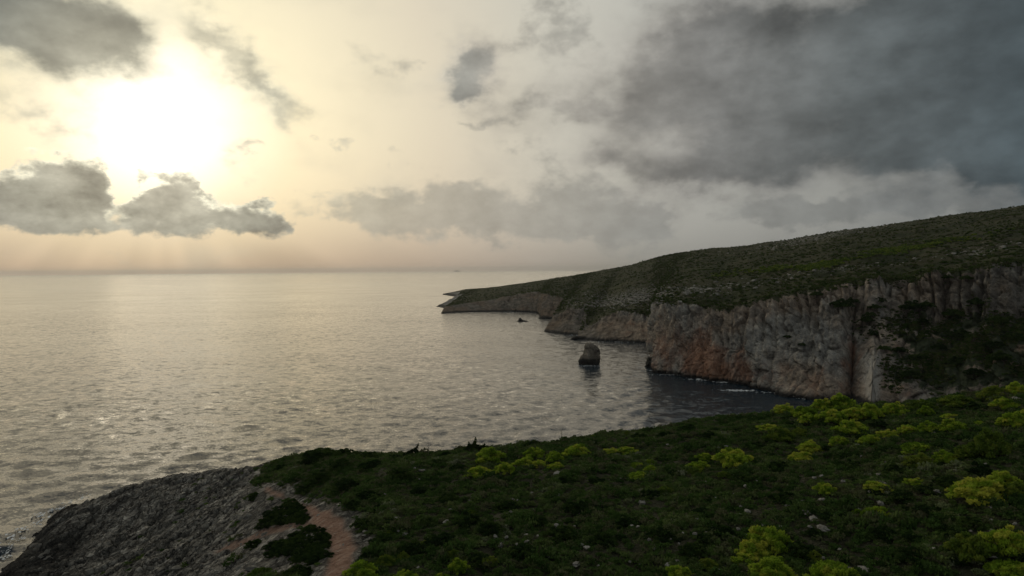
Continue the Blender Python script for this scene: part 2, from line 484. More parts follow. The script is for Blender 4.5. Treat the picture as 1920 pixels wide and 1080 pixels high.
def mat_scrub(name='scrub_leaves', tint=(1, 1, 1)):
    """low mixed scrub: patches of dark green, olive, brown dry and grey green by place"""
    m, nt, b = new_mat(name); p = position(nt)
    oi = nt.nodes.new('ShaderNodeObjectInfo')
    v = noise(nt, p, .11, 4.0, .6).madd(1.25, -.125) + (V(nt, oi.outputs['Random']) - .5) * .55
    c = v.ramp([(.20, (.040, .074, .020)), (.38, (.066, .118, .029)), (.50, (.100, .138, .045)), (.60, (.118, .115, .064)), (.70, (.084, .140, .034)), (.82, (.140, .180, .058)), (.93, (.21, .225, .145))])
    c = mix(nt, 1.0, c, tint, 'MULTIPLY')
    c = mix(nt, .6, c, noise(nt, p, 3.0, 2.0, .6).ramp([(.3, (.6, .6, .6)), (.7, (1.5, 1.5, 1.5))]), 'MULTIPLY')
    d = nt.nodes.new('ShaderNodeBsdfDiffuse'); t = nt.nodes.new('ShaderNodeBsdfTranslucent')
    ms = nt.nodes.new('ShaderNodeMixShader'); ms.inputs[0].default_value = .2
    nt.links.new(c.s, d.inputs[0]); nt.links.new(c.s, t.inputs[0])
    nt.links.new(d.outputs[0], ms.inputs[1]); nt.links.new(t.outputs[0], ms.inputs[2])
    nt.links.new(ms.outputs[0], nt.nodes['Material Output'].inputs[0])
    return m


def mat_rock(name, tint=(1, 1, 1), wet_z=None, sc=1.2):
    m, nt, b = new_mat(name); p = position(nt)
    c, f = rock_nodes(nt, p, sc)
    c = mix(nt, 1.0, c, tint, 'MULTIPLY')
    if wet_z is not None:
        z = sep(nt, p)[2] + (noise(nt, p, .6, 4.0, .6) - .5) * 2.0
        c = mix(nt, z.ss(wet_z, wet_z * 1.5, .95, 0), c, (.02, .019, .018))
    nt.links.new(c.s, b.inputs['Base Color']); b.inputs['Roughness'].default_value = .95
    b.inputs['Specular IOR Level'].default_value = .2
    bump(nt, b, noise(nt, p, 2.5 * sc, 8.0, .7), .8, .12 / sc)
    return m


def mat_plain(name, c, rough=.9):
    m, nt, b = new_mat(name); p = position(nt)
    k = noise(nt, p, 4.0, 4.0, .6).ramp([(.3, tuple(v * .6 for v in c)), (.7, tuple(v * 1.3 for v in c))])
    nt.links.new(k.s, b.inputs['Base Color']); b.inputs['Roughness'].default_value = rough
    return m


# ------------------------------------------------------------------ sea
def build_sea():
    mat = mat_water()
    # rows follow equal steps of view angle, so waves are modelled as far as they can be told apart
    t = np.linspace(0, 1, 400)
    inv = (1 / 35.0) * (1 - t) + (1 / 2600.0) * t
    rad = 1 / inv
    rad = np.concatenate([rad, [3500, 5000, 8000, 13000, 20000, 30000]])
    ang = np.linspace(R(-48), R(48), 1000)
    A, D = np.meshgrid(ang, rad)
    X = (D * np.sin(A)).ravel(); Y = (D * np.cos(A)).ravel(); D = D.ravel()
    Z = np.zeros_like(X); sx = np.zeros_like(X); sy = np.zeros_like(X)
    rng = np.random.default_rng(5)
    dr = np.gradient(rad); DR = np.repeat(dr, len(ang)) ; DA = D * (ang[1] - ang[0])
    cell = np.maximum(DA, DR * .35)
    for i in range(110):
        L = 1.3 * (11 / 1.3) ** rng.random() ** 1.2 if i < 80 else 7 * (15 / 7) ** rng.random()
        th = R(-62) + rng.normal() * .5                       # wind sea running in from the open left
        k = 2 * math.pi / L
        a = (.0064 * L ** .97 if i < 80 else .0030 * L) * (0.6 + .8 * rng.random())
        fade = sstep(L / cell, 2.0, 4.5)
        ph = k * (X * math.cos(th) + Y * math.sin(th)) + rng.random() * 6.28
        Z += a * np.cos(ph) * fade; 
        X0 = a * .9 * np.sin(ph) * fade
        sx -= X0 * math.cos(th); sy -= X0 * math.sin(th)
    lee = 1 - .72 * sstep(X, 55, 110) * (1 - sstep(Y, 300, 420))          # sheltered water in the cove
    Z *= lee; X = X + sx * lee; Y = Y + sy * lee
    me = make_mesh('sea', np.stack([X, Y, Z], 1), grid_faces(len(rad), len(ang)), [mat])
    o = link('sea', me, kind='structure')
    # calm outer sheet all round, outside the fan
    ang2 = np.linspace(R(48), R(312), 90); rad2 = np.array([1.0, 30, 100, 300, 1000, 3000, 30000])
    A, D = np.meshgrid(ang2, rad2)
    me = make_mesh('sea', np.stack([(D * np.sin(A)).ravel(), (D * np.cos(A)).ravel(), np.zeros(A.size)], 1), grid_faces(len(rad2), len(ang2)), [mat])
    link('sea', me, kind='structure')


build_sea()

# ------------------------------------------------------------------ near headland height field
def _ctrl():
    pts = []
    def y(px, py, Y): pts.append(at_depth(px, py, Y))
    def z(px, py, zz): pts.append(at_z(px, py, zz))
    def w(*p): pts.append(np.array(p, float))
    for px, py in ((0, 1068), (60, 1012), (78, 985), (112, 960), (165, 938)): z(px, py, 0.0)
    for px, py in ((0, 1068), (60, 1012), (78, 985), (112, 960), (165, 938)):
        p = at_z(px, py, 0.0); w(p[0] - 8, p[1] + 6, -6.5); w(p[0] - 22, p[1] + 16, -14)
    z(100, 1080, 3.2); z(20, 1080, .8); z(300, 1080, 12); z(450, 1080, 19.5)
    y(200, 1002, 116); y(340, 982, 107); y(200, 942, 143); y(340, 900, 139); y(410, 886, 131); y(480, 873, 124)
    y(500, 930, 92); y(600, 970, 73); y(640, 1080, 54); y(640, 1030, 61); y(520, 1000, 75)
    brow = [(200, 942, 143), (340, 900, 139), (480, 873, 124), (600, 850, 115), (700, 856, 108), (800, 856, 104), (920, 846, 103), (1050, 829, 102), (1250, 804, 102), (1450, 776, 101), (1600, 765, 99), (1750, 755, 96), (1920, 735, 91)]
    for px, py, Y in brow: y(px, py, Y)
    y(960, 1080, 52); y(1400, 1080, 48.7); y(1920, 1080, 43); y(1920, 900, 55); y(1500, 900, 66); y(1100, 940, 67); y(1920, 800, 70); y(800, 950, 70); y(1300, 850, 81); y(1650, 830, 76)
    for px, py, Y in brow[3:]:
        p = at_depth(px, py, Y); h = p[2]
        w(p[0], p[1] + 9, h - 3.6); w(p[0], p[1] + 18, h * .62); w(p[0] + 1, p[1] + 34, h * .12); w(p[0] + 3, p[1] + 46, -8); w(p[0] + 5, p[1] + 75, -16)
    for px, py, Y in brow[:3]:
        p = at_depth(px, py, Y); h = p[2]
        w(p[0] - 4, p[1] + 9, h - 5.5); w(p[0] - 8, p[1] + 20, -4); w(p[0] - 16, p[1] + 45, -14)
    w(0, 36, 27.5); w(20, 36, 29.5); w(45, 25, 33); w(0, 0, 29); w(-20, 20, 26); w(0, -60, 33); w(100, -60, 48); w(95, 30, 41); w(110, 75, 43)
    w(150, 60, 50); w(150, 105, 44); w(160, -20, 52); w(-45, 40, 18); w(-70, 60, 8); w(-88, 85, 1.5); w(-60, 0, 14); w(-105, 60, -8); w(-60, -60, 18); w(-105, -40, -3); w(-130, 20, -14); w(120, 135, 3); w(120, 160, -12); w(160, 150, 4); w(200, 60, 56); w(200, 140, 30); w(200, -60, 60)
    w(-140, 110, -14); w(-130, 160, -16); w(0, 190, -16); w(100, 200, -16); w(-60, 200, -16)
    return np.array(pts)


_C = _ctrl()
def _tps(r2): return r2 * np.log(r2 + 1e-6)
_n = len(_C)
_A = np.zeros((_n + 3, _n + 3)); _d2 = ((_C[:, None, :2] - _C[None, :, :2]) / 50) ** 2
_A[:_n, :_n] = _tps(_d2.sum(2)) + np.eye(_n) * .012
_A[:_n, _n] = 1; _A[:_n, _n + 1:] = _C[:, :2] / 50; _A[_n:, :_n] = _A[:_n, _n:].T
_W = np.linalg.solve(_A, np.concatenate([_C[:, 2], [0, 0, 0]]))


def base_h(x, y):
    x = np.asarray(x, float); out = np.zeros(x.size); xf = x.ravel(); yf = np.asarray(y, float).ravel()
    for s in range(0, x.size, 40000):
        xx = xf[s:s + 40000, None] / 50; yy = yf[s:s + 40000, None] / 50
        out[s:s + 40000] = _tps((xx - _C[None, :, 0] / 50) ** 2 + (yy - _C[None, :, 1] / 50) ** 2) @ _W[:_n] + _W[_n] + _W[_n + 1] * xx[:, 0] + _W[_n + 2] * yy[:, 0]
    return out.reshape(x.shape)


# coarse table for quick look-ups and pixel picking
_gx = np.arange(-130, 201, 1.0); _gy = np.arange(-60, 201, 1.0)
_GX, _GY = np.meshgrid(_gx, _gy); _GZ = base_h(_GX, _GY) + 1.3 * fbm(np.stack([_GX.ravel(), _GY.ravel(), 0 * _GX.ravel()], 1) * .09, 4).reshape(_GX.shape)


def ground_h(x, y):
    x = np.asarray(x, float); y = np.asarray(y, float)
    u = np.clip((x + 130), 0, len(_gx) - 1.001); v = np.clip((y + 60), 0, len(_gy) - 1.001)
    i = u.astype(int); j = v.astype(int); a = u - i; b_ = v - j
    return (_GZ[j, i] * (1 - a) + _GZ[j, i + 1] * a) * (1 - b_) + (_GZ[j + 1, i] * (1 - a) + _GZ[j + 1, i + 1] * a) * b_


def pick(px, py, lift=0.0):
    """point of the near headland seen at a photo pixel (nearest hit; the brow if the ray just misses)"""
    d = ray(px, py); t = np.arange(25, 210, .1)
    P = np.array([0, 0, CAM_H])[None] + d[None] * t[:, None]
    g = P[:, 2] - ground_h(P[:, 0], P[:, 1]) - lift
    hit = np.nonzero(g < 0)[0]
    k = hit[0] if len(hit) else int(np.argmin(g))
    return np.array([P[k, 0], P[k, 1], ground_h(P[k, 0], P[k, 1])])


def seg_dist(x, y, poly):
    d = np.full(x.shape, 1e9); 
    for (x0, y0), (x1, y1) in zip(poly[:-1], poly[1:]):
        vx, vy = x1 - x0, y1 - y0; t = np.clip(((x - x0) * vx + (y - y0) * vy) / (vx * vx + vy * vy + 1e-9), 0, 1)
        d = np.minimum(d, np.hypot(x - x0 - t * vx, y - y0 - t * vy))
    return d


def in_poly(x, y, poly):
    ins = np.zeros(x.shape, bool); j = len(poly) - 1
    for i in range(len(poly)):
        (xi, yi), (xj, yj) = poly[i], poly[j]
        c = ((yi > y) != (yj > y)) & (x < (xj - xi) * (y - yi) / (yj - yi + 1e-12) + xi)
        ins ^= c; j = i
    return ins


def poly_sd(x, y, poly):
    d = seg_dist(x, y, list(poly) + [poly[0]])
    return np.where(in_poly(x, y, poly), -d, d)


def px_poly(lst): return [tuple(pick(a, b)[:2]) for a, b in lst]


PATH_PX = [(488, 916), (512, 924), (545, 938), (578, 952), (606, 970), (630, 992), (641, 1015), (643, 1040), (634, 1064), (618, 1092)]
PATH = [tuple(pick(a, b)[:2]) for a, b in PATH_PX]
BRANCH_PX = [(596, 972), (560, 984), (520, 990), (480, 1003), (445, 1020), (410, 1034)]
BRANCH = [tuple(pick(a, b)[:2]) for a, b in BRANCH_PX]
# bare rock: everything left of this line
ROCK = px_poly([(500, 866), (486, 884), (476, 905), (470, 930), (455, 955), (448, 985), (444, 1015), (440, 1050), (436, 1088)])
ROCK = ROCK + [(-20, 40), (-45, 0), (-130, 0), (-130, 200), (-40, 200), (ROCK[0][0] - 2, 150)]
DARK_MOUNDS = [  # low dark cushion thickets on the stony ground round the fork of the path (photo pixels)
    px_poly([(462, 996), (500, 968), (520, 950), (540, 940), (565, 945), (583, 962), (580, 978), (552, 986), (510, 990), (478, 1000)]),
    px_poly([(480, 1046), (505, 1026), (548, 1008), (575, 992), (600, 984), (614, 1000), (618, 1030), (616, 1056), (588, 1066), (560, 1070), (545, 1045), (515, 1046)]),
    px_poly([(462, 928), (478, 924), (494, 926), (492, 938), (478, 946), (464, 942)]),
    px_poly([(520, 1092), (545, 1066), (585, 1060), (584, 1074), (580, 1092)]),
    px_poly([(462, 1030), (474, 1018), (490, 1014), (488, 1030), (470, 1038)])]


def masks(x, y):
    sd_rock = poly_sd(x, y, ROCK)
    wob = 1.6 * fbm(np.stack([x * .22, y * .22, x * 0], -1).reshape(-1, 3), 3).reshape(x.shape)
    dp = seg_dist(x, y, PATH); db = seg_dist(x, y, BRANCH)
    dp = dp + .75 * sstep(y, 64, 84)
    path = np.maximum(1 - sstep(dp + wob * .5, .65, 1.35), .75 * (1 - sstep(db + wob * .4, .35, 1.1)))
    stony = np.maximum(1 - sstep(dp + wob, 1.6, 3.6), 1 - sstep(sd_rock + wob * 1.5, -1.0, 2.2))
    # the ground between the rock and the path is stony too
    fork = px_poly_cache['fork']
    stony = np.maximum(stony, 1 - sstep(poly_sd(x, y, fork) + wob, -.5, 1.0))
    return path, stony


px_poly_cache = {'fork': px_poly([(470, 905), (500, 920), (580, 950), (640, 1000), (655, 1040), (640, 1090), (420, 1090), (440, 1000)])}


def build_ground():
    x = np.arange(-112, 118, .26); y = np.arange(30, 165, .26)
    X, Y = np.meshgrid(x, y)
    H = base_h(X[::4, ::4], Y[::4, ::4])                      # the smooth field on a coarser lattice, refined below
    ui = np.arange(X.shape[1]) / 4; vi = np.arange(X.shape[0]) / 4
    ui = np.minimum(ui, H.shape[1] - 1.001); vi = np.minimum(vi, H.shape[0] - 1.001)
    i = ui.astype(int); j = vi.astype(int); a = (ui - i)[None, :]; b_ = (vi - j)[:, None]
    Z = (H[j][:, i] * (1 - a) + H[j][:, i + 1] * a) * (1 - b_) + (H[j + 1][:, i] * (1 - a) + H[j + 1][:, i + 1] * a) * b_
    path, stony = masks(X, Y)
    P = np.stack([X.ravel(), Y.ravel(), np.zeros(X.size)], 1)
    bed = P.copy(); bed[:, 2] = 0
    big = fbm(P * .09, 4).reshape(X.shape)
    # tilted beds cut by joints: blocks of several sizes with sunk cracks between
    warp = np.stack([fbm(P * .3, 2, off=9.1), fbm(P * .3, 2, off=31.7), np.zeros(len(P))], 1)
    h1, h2, c0 = worley(P * np.array([.16, .22, 0]) + warp * .35 + 2.1)
    e0 = (h2 - h1).reshape(X.shape); k0 = _grad[c0, 2].reshape(X.shape)
    mm = sstep(fbm(P * .11, 3, off=51.0), -.35, .25).reshape(X.shape); ms = sstep(fbm(P * .16, 3, off=77.0), -.1, .35).reshape(X.shape)
    f1, f2, c1 = worley(P * np.array([.45, .55, 0]) + warp * .8)
    e1 = (f2 - f1).reshape(X.shape); k1 = _grad[c1, 0].reshape(X.shape)
    g1, g2, c2 = worley(P * np.array([.95, .95, 0]) + warp * .9 + 5.3)
    e2 = (g2 - g1).reshape(X.shape); k2 = _grad[c2, 1].reshape(X.shape)
    fine = fbm(P * 1.3, 3, .6, ridged=True).reshape(X.shape)
    rock = stony * (1 - path)
    ledge = np.abs(((Z * .55 + big * 1.6) % 1.0) - .5)
    relief = .6 * k0 - 1.0 * (1 - sstep(e0, 0, .07)) + mm * (.35 * k1 - .7 * (1 - sstep(e1, .0, .13))) + ms * (.26 * k2 - .4 * (1 - sstep(e2, 0, .2))) + .34 * fine + .34 * fbm(P * 1.9, 2, off=6.1).reshape(X.shape) + .3 * (ledge - .25)
    crack = np.maximum(np.maximum(1 - sstep(e0, 0, .07), mm * (1 - sstep(e1, .0, .13))), ms * .85 * (1 - sstep(e2, 0, .2)))
    Z = Z + big * 1.3 + rock * relief * (.16 + .56 * (1 - sstep(poly_sd(X, Y, ROCK), -3.5, 1.5))) + (1 - rock) * (1 - path) * .25 * fbm(P * .5, 3).reshape(X.shape) + path * (.04 * fine - .12)
    wet = (1 - sstep(Z + 2.5 * big + 1.2 * fine, 1.8, 7.5)) * sstep(-X, 20, 45)
    me = make_mesh('ground', np.stack([X, Y, Z], -1).reshape(-1, 3), grid_faces(*X.shape), [mat_ground()],
                   attrs={'crack': (crack * rock).ravel(), 'wet': wet.ravel(), 'scrub': (1 - np.maximum(stony, path)).ravel(), 'path': path.ravel()})
    link('ground', me, kind='structure')
    # the land behind and to the right of the camera, coarser
    global _FX, _FY, _FZ
    _FX, _FY, _FZ = x, y, Z
    for x0, x1, y0, y1 in ((-112, 118, -60, 30), (118, 200, -60, 165)):
        xs = np.linspace(x0, x1, 60); ys = np.linspace(y0, y1, 60); XX, YY = np.meshgrid(xs, ys)
        ZZ = ground_h(XX, YY) - .1
        z0 = np.zeros(XX.size)
        me = make_mesh('ground', np.stack([XX, YY, ZZ], -1).reshape(-1, 3), grid_faces(60, 60), [bpy.data.materials['headland_ground']],
                       attrs={'crack': z0, 'wet': (ZZ.ravel() < 2) * 1.0, 'scrub': z0 + 1, 'path': z0})
        link('ground', me, kind='structure')


build_ground()


def fine_h(x, y):
    i = np.clip(((np.asarray(x) - _FX[0]) / .26).round().astype(int), 0, len(_FX) - 1)
    j = np.clip(((np.asarray(y) - _FY[0]) / .26).round().astype(int), 0, len(_FY) - 1)
    return _FZ[j, i]

# ------------------------------------------------------------------ far headland: cliff sheet and hillside sheet
# stations from the far tip round the coast to the cove: foot of the cliff, its rim, the skyline above, slope type, kind of rock
def _foot(px, py): p = at_z(px, py, 0.0); return (p[0], p[1])


STATIONS = [  # foot (x, y), rim pixel + depth, skyline pixel + depth, share of lower slope (0 sheer .. 1 ramp)
    (_foot(829, 552.5), (831, 551, 1480), (838, 549.5, 1640), 1.0),
    (_foot(845, 555), (848, 553, 1420), (858, 545.5, 1650), 1.0),
    (_foot(870, 558.6), (873, 556, 1300), (873, 542.0, 1640), 1.0),
    (_foot(838, 566), (845, 564, 1130), (882, 541.6, 1630), 1.0),
    (_foot(817, 574.8), (822, 573.5, 985), (890, 541.2, 1620), 1.0),
    (_foot(832, 577.5), (840, 572.5, 960), (896, 540.8, 1610), 1.0),
    (_foot(827, 588.3), (835, 575, 828), (904, 540.2, 1600), .25),
    (_foot(852, 586.5), (862, 570, 850), (914, 539.6, 1590), .2),
    (_foot(878, 585.2), (884, 567, 862), (925, 538.5, 1570), .15),
    (_foot(920, 584.4), (920, 562, 870), (945, 536, 1550), .15),
    (_foot(956, 584), (950, 555, 872), (962, 533.5, 1520), .1),
    (_foot(985, 585), (982, 549, 868), (990, 529.5, 1480), .05),
    (_foot(1011, 586.5), (1012, 545, 858), (1034, 523, 1420), .05),
    (_foot(1016, 597), (1020, 551, 765), (1060, 519, 1360), .15),
    ((45, 700), (1050, 556, 745), (1082, 515, 1310), .2),
    ((52, 640), (1062, 562, 680), (1098, 512.5, 1260), .3),
    (_foot(1021, 622), (1040, 590, 588), (1118, 509, 1210), .30),
    (_foot(1060, 627.5), (1070, 577, 572), (1142, 504.5, 1165), .35),
    (_foot(1088, 629), (1100, 578, 562), (1158, 502, 1135), .45),
    (_foot(1077, 637), (1102, 612, 520), (1172, 499, 1110), .45),
    (_foot(1110, 639), (1130, 594, 516), (1186, 496, 1085), .35),
    (_foot(1138, 640), (1158, 582, 516), (1200, 490.5, 1062), .25),
    (_foot(1180, 642), (1185, 584, 510), (1214, 486.5, 1040), .2),
    (_foot(1216, 643.5), (1214, 590, 500), (1227, 483, 1015), .2),
    ((110, 432), (1228, 590, 450), (1242, 480, 985), .2),
    ((93, 398), (1229, 580, 405), (1262, 476, 955), .15),
    (_foot(1218, 688), (1229, 570, 374), (1285, 472.5, 930), .05),
    (_foot(1236, 699), (1249, 569, 356), (1310, 469, 905), .02),
    (_foot(1266, 704), (1280, 571, 345), (1334, 466, 890), .02),
    (_foot(1294, 708), (1309, 573, 338), (1360, 464, 870), .03),
    (_foot(1332, 714), (1340, 578, 328), (1385, 462, 850), .03),
    (_foot(1369, 719), (1372, 582, 320), (1410, 458.5, 835), .03),
    (_foot(1410, 722), (1425, 569, 318), (1445, 453, 818), .05),
    (_foot(1430, 730), (1474, 561, 314), (1480, 449.5, 800), .1),
    (_foot(1485, 740), (1537, 548, 310), (1530, 440, 780), .25),
    (_foot(1556, 751), (1594, 533, 308), (1585, 431, 760), .4),
    (_foot(1609, 757), (1650, 524, 306), (1640, 424.5, 738), .5),
    (_foot(1645, 757), (1706, 516, 303), (1700, 415, 718), .6),
    (_foot(1720, 768), (1781, 509, 298), (1765, 405, 698), .65),
    (_foot(1790, 776), (1837, 496, 294), (1835, 398, 680), .62),
    (_foot(1850, 786), (1905, 493, 288), (1905, 388, 660), .6),
    (_foot(1950, 800), (2000, 482, 280), (1990, 376, 640), .6),
    (_foot(2120, 820), (2160, 465, 268), (2130, 355, 610), .6),
    ((235, 196), (2380, 445, 258), (2350, 335, 580), .6),
    ((300, 180), (2700, 425, 245), (2700, 310, 540), .6),
    ((420, 165), (3300, 400, 225), (3300, 280, 480), .6)]


def build_far():
    fx = [1218, 1236, 1266, 1294, 1332, 1369, 1410, 1430, 1485, 1556, 1609, 1645, 1720, 1790, 1850, 1950, 2120]; fy = [688, 699, 704, 708, 714, 719, 722, 730, 740, 751, 757, 757, 768, 776, 786, 800, 820]
    foot = np.array([s[0] if not (1370 < s[1][0] < 2000) else _foot(s[1][0] - 8, np.interp(s[1][0] - 8, fx, fy)) for s in STATIONS]); rim = np.array([at_depth(*s[1]) for s in STATIONS]); sky_ = np.array([at_depth(*s[2]) for s in STATIONS])
    ramp = np.array([s[3] for s in STATIONS])
    rim[:, 2] = np.maximum(rim[:, 2], .8)
    # columns spaced by their size in view
    us = [0.0]
    seglen = np.maximum(np.hypot(*(np.diff(foot, axis=0).T)), np.linalg.norm(np.diff(rim, axis=0), axis=1))
    dist = .5 * (foot[1:, 1] + foot[:-1, 1])
    n_seg = np.maximum(3, np.ceil(seglen / (dist * .00135))).astype(int)
    n_seg[-3:] = np.minimum(n_seg[-3:], 60); n_seg[0:5] = np.minimum(n_seg[0:5], 90)
    u = np.concatenate([[i + k / n for k in range(n)] for i, n in enumerate(n_seg)] + [[len(foot) - 1.0]])
    idx = np.arange(len(foot))
    def ip(a):
        if a.ndim == 1: return np.interp(u, idx, a)
        o = np.stack([np.interp(u, idx, a[:, k]) for k in range(a.shape[1])], 1)
        return o
    def smooth(a, w):
        k = np.hanning(2 * w + 3)[1:-1]; k /= k.sum()
        pad = np.concatenate([np.repeat(a[:1], w, 0), a, np.repeat(a[-1:], w, 0)])
        return np.stack([np.convolve(pad[:, j], k, 'valid') for j in range(a.shape[1])], 1)
    F = smooth(ip(foot), 7); Rm = smooth(ip(rim), 9); S = smooth(ip(sky_), 25); rp = ip(ramp)
    n = len(u)
    s_arc = np.concatenate([[0], np.cumsum(np.hypot(*np.diff(F, axis=0).T))])
    F3 = np.concatenate([F, np.zeros((n, 1))], 1)
    # --- cliff rows: t 0 (below water) .. 1 (rim)
    nc = 132
    t = np.linspace(0, 1, nc)
    T, _ = np.meshgrid(t, np.arange(n), indexing='ij')
    out_h = np.empty((nc, n)); RP = rp[None, :]
    # setback: sheer where ramp = 0; with ramp the lower part leans back and an upper wall stands over it
    lower = np.clip(T / .56, 0, 1); out_h = (1 - RP) * (T ** 1.6 * .9 + .1 * T) + RP * (.86 * lower + .14 * np.clip((T - .56) / .44, 0, 1))
    full = sstep(np.repeat(rp[None, :], nc, 0), .75, 1.0)
    out_h = out_h * (1 - full) + T * full
    P = F3[None] + (Rm - F3)[None] * np.stack([out_h, out_h, T], -1)
    drop = np.linspace(-5, 0, 6)[:-1]
    below = np.stack([F3 + np.array([0, 0, d]) for d in drop])
    C = np.concatenate([below, P]); Tc = np.concatenate([np.zeros((5, n)), T])
    # outward direction of the wall in plan
    tang = np.gradient(smooth(F, 25), axis=0); nrm = np.stack([tang[:, 1], -tang[:, 0]], 1); nrm /= np.linalg.norm(nrm, axis=1, keepdims=True) + 1e-9
    flat = C.reshape(-1, 3)
    hgt = np.maximum(Rm[:, 2], 1.0); hk = np.clip(hgt / 34, .12, 1.2)[None, :]
    sh = C.shape[:2]; Q = np.concatenate([np.broadcast_to(F[None], sh + (2,)), C[..., 2:]], 2).reshape(-1, 3).copy()
    but = fbm(Q * np.array([.045, .045, .018]), 3).reshape(sh)                    # buttresses and bays
    rib = fbm(Q * np.array([.16, .16, .035]), 4, .55, ridged=True, off=3.3).reshape(sh)
    w1, w2, wc = worley(Q * np.array([.13, .13, .07]) + fbm(Q * .08, 2)[:, None] * .8)
    blk = _grad[wc, 2].reshape(sh); edge = (w2 - w1).reshape(sh)
    v1, v2, vc = worley(Q * np.array([.42, .42, .26]) + 7.7)
    sblk = _grad[vc, 0].reshape(sh); sedge = (v2 - v1).reshape(sh)
    fine = fbm(Q * .7, 4, .6, off=8.8).reshape(sh)
    taper = np.sin(np.clip(Tc, 0, 1) * math.pi) ** .35 * .8 + .2
    colw1, colw2, colc = worley(Q * np.array([.20, .20, .012]) + 2.2)
    colm = np.maximum(sstep(Tc, .45, .7) * (.55 + .45 * sstep(rp, .2, .5))[None, :], .35 * (1 - sstep(rp, .03, .2))[None, :]) * (.35 + .9 * sstep(fbm(Q * np.array([.03, .03, .03]), 3, off=66.0), -.3, .35).reshape(sh)); cole = (1 - sstep((colw2 - colw1).reshape(sh), 0, .22)) * colm; colk = _grad[colc, 1].reshape(sh) * colm
    disp = (5.0 * but * taper + 2.6 * (rib - .2) + 2.4 * colk - 2.4 * cole + 1.5 * blk - 1.3 * (1 - sstep(edge, 0, .10)) + .7 * sblk - .6 * (1 - sstep(sedge, 0, .2)) + .9 * fine) * hk
    # two real features of the sheer wall: a leaning pale buttress with a cave beside it, and a hollowed red recess
    px_u = np.array([s[1][0] for s in STATIONS]); PU = np.interp(u, idx, px_u)[None, :]
    foot_px = np.interp(u, idx, [960 + FPX * f[0] / f[1] for f in foot])[None, :]
    g = lambda c, w_, tc, tw: np.exp(-((foot_px - c) / w_) ** 2 - ((Tc - tc) / tw) ** 2)
    disp += 10.0 * g(1640, 26, .12, .30) - 12.0 * g(1596, 18, .18, .30) + 3.0 * g(1425, 26, .3, .45) - 4.0 * g(1300, 40, .42, .25) - 4.0 * g(1408, 12, .1, .25) + 6 * g(1500, 60, .02, .10) - 4.0 * g(1590, 12, .55, .3)
    C[..., 0] += disp * nrm[None, :, 0]; C[..., 1] += disp * nrm[None, :, 1]
    lift = (1.6 * colk - 1.8 * cole + 1.1 * blk + .5 * sblk + .9 * fine - .9 * (1 - sstep(edge, 0, .15))) * hk * np.clip(Tc * 1.4 - .2, 0, 1)
    C[..., 2] += lift
    Z = C[..., 2]
    wet = 1 - sstep(Z + 1.0 * fine.reshape(sh), .8, 2.6)
    Pn = Tc
    red = .85 * g(1300, 46, .42, .32) + .4 * g(1330, 90, .15, .25) + .5 * g(1345, 40, .1, .25) + .45 * g(1395, 20, .22, .3) + .7 * g(1596, 22, .3, .3) + .35 * g(1455, 60, .2, .2) + .3 * g(1700, 60, .2, .3) + .3 * g(1540, 40, .12, .2) + .3 * g(1235, 18, .3, .4) + .32 * g(1180, 60, .5, .5)
    pale = 1.15 * g(1640, 24, .16, .24) + .55 * g(1424, 16, .4, .4) + .35 * g(1255, 20, .2, .2) + .5 * g(1480, 30, .4, .15)
    veg = .50 * sstep(rp, .35, .6)[None, :] * (1 - sstep(np.abs(Tc - .38), .2, .4)) + .12 * sstep(foot_px, 1640, 1760) * (1 - sstep(Tc, .6, .75)) + .3 * sstep(Tc, .9, 1.0)
    veg = veg * (1 - .9 * full[0][None, :]) - .5 * g(1640, 30, .15, .25)
    mats = (mat_cliff(), mat_hill())
    nr = C.shape[0]
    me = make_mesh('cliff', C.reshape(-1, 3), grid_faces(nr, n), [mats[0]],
                   attrs={'wet': wet.ravel(), 'red': red.ravel(), 'pale': pale.ravel(), 'brown': (np.clip(1.1 - sstep(foot_px, 1040, 1230) + .75 * sstep(foot_px, 1680, 1800), 0, 1) + .9 * g(1596, 20, .2, .32)).ravel(), 'veg': veg.ravel()})  # brown: dark far rock, shade painted into the right end, darker cave hollow
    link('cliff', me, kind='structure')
    # --- hillside rows from the (displaced) rim up to the skyline and down behind
    nh = 150
    tt = np.linspace(0, 1, nh) ** 1.55
    rimd = C[-1]
    bulge = np.sin(tt * math.pi)
    Rsm = smooth(rimd, 45)
    H = Rsm[None] + (S - Rsm)[None] * tt[:, None, None] + (rimd - Rsm)[None] * np.exp(-tt * 45)[:, None, None]
    H[..., 2] += (bulge[:, None] * (.018 * np.linalg.norm(S - rimd, axis=1))[None, :]) * .25
    q = H.reshape(-1, 3)
    away = np.minimum(1, tt * 14)[:, None]
    size = np.clip(np.linalg.norm(S - rimd, axis=1) / 400, .2, 1)[None, :]
    top_k = 1 - .72 * sstep(tt, .75, 1.0)[:, None]
    relief = fbm(q * .012, 3).reshape(nh, n) * 5.0 * size * top_k + fbm(q * .06, 4, off=4.4).reshape(nh, n) * 2.4 * size * np.maximum(top_k, .5)
    relief += .8 * fbm(q * .35, 3, .6, off=2.2).reshape(nh, n)
    H[..., 2] += relief * away * np.clip(S[:, 2] / 12, 0.1, 1)[None, :]
    back = [S + np.array([40.0 * k, 120.0 * k, 0]) * np.array([1, 1, 0]) for k in (1, 2, 4)]
    Bk = np.stack([np.stack([b[:, 0], b[:, 1], np.maximum(S[:, 2] - dz, -3)], 1) for b, dz in zip(back, (14, 40, 140))])
    Bk[0] = np.stack([H[-1, :, 0] + 40, H[-1, :, 1] + 120, np.maximum(H[-1, :, 2] - 14, -3)], 1)
    G = np.concatenate([H, Bk]); m = G.shape[0]
    PXG = 960 + FPX * G[..., 0] / G[..., 1]
    PYG = 506 - (G[..., 2] - CAM_H) / G[..., 1] * FPX
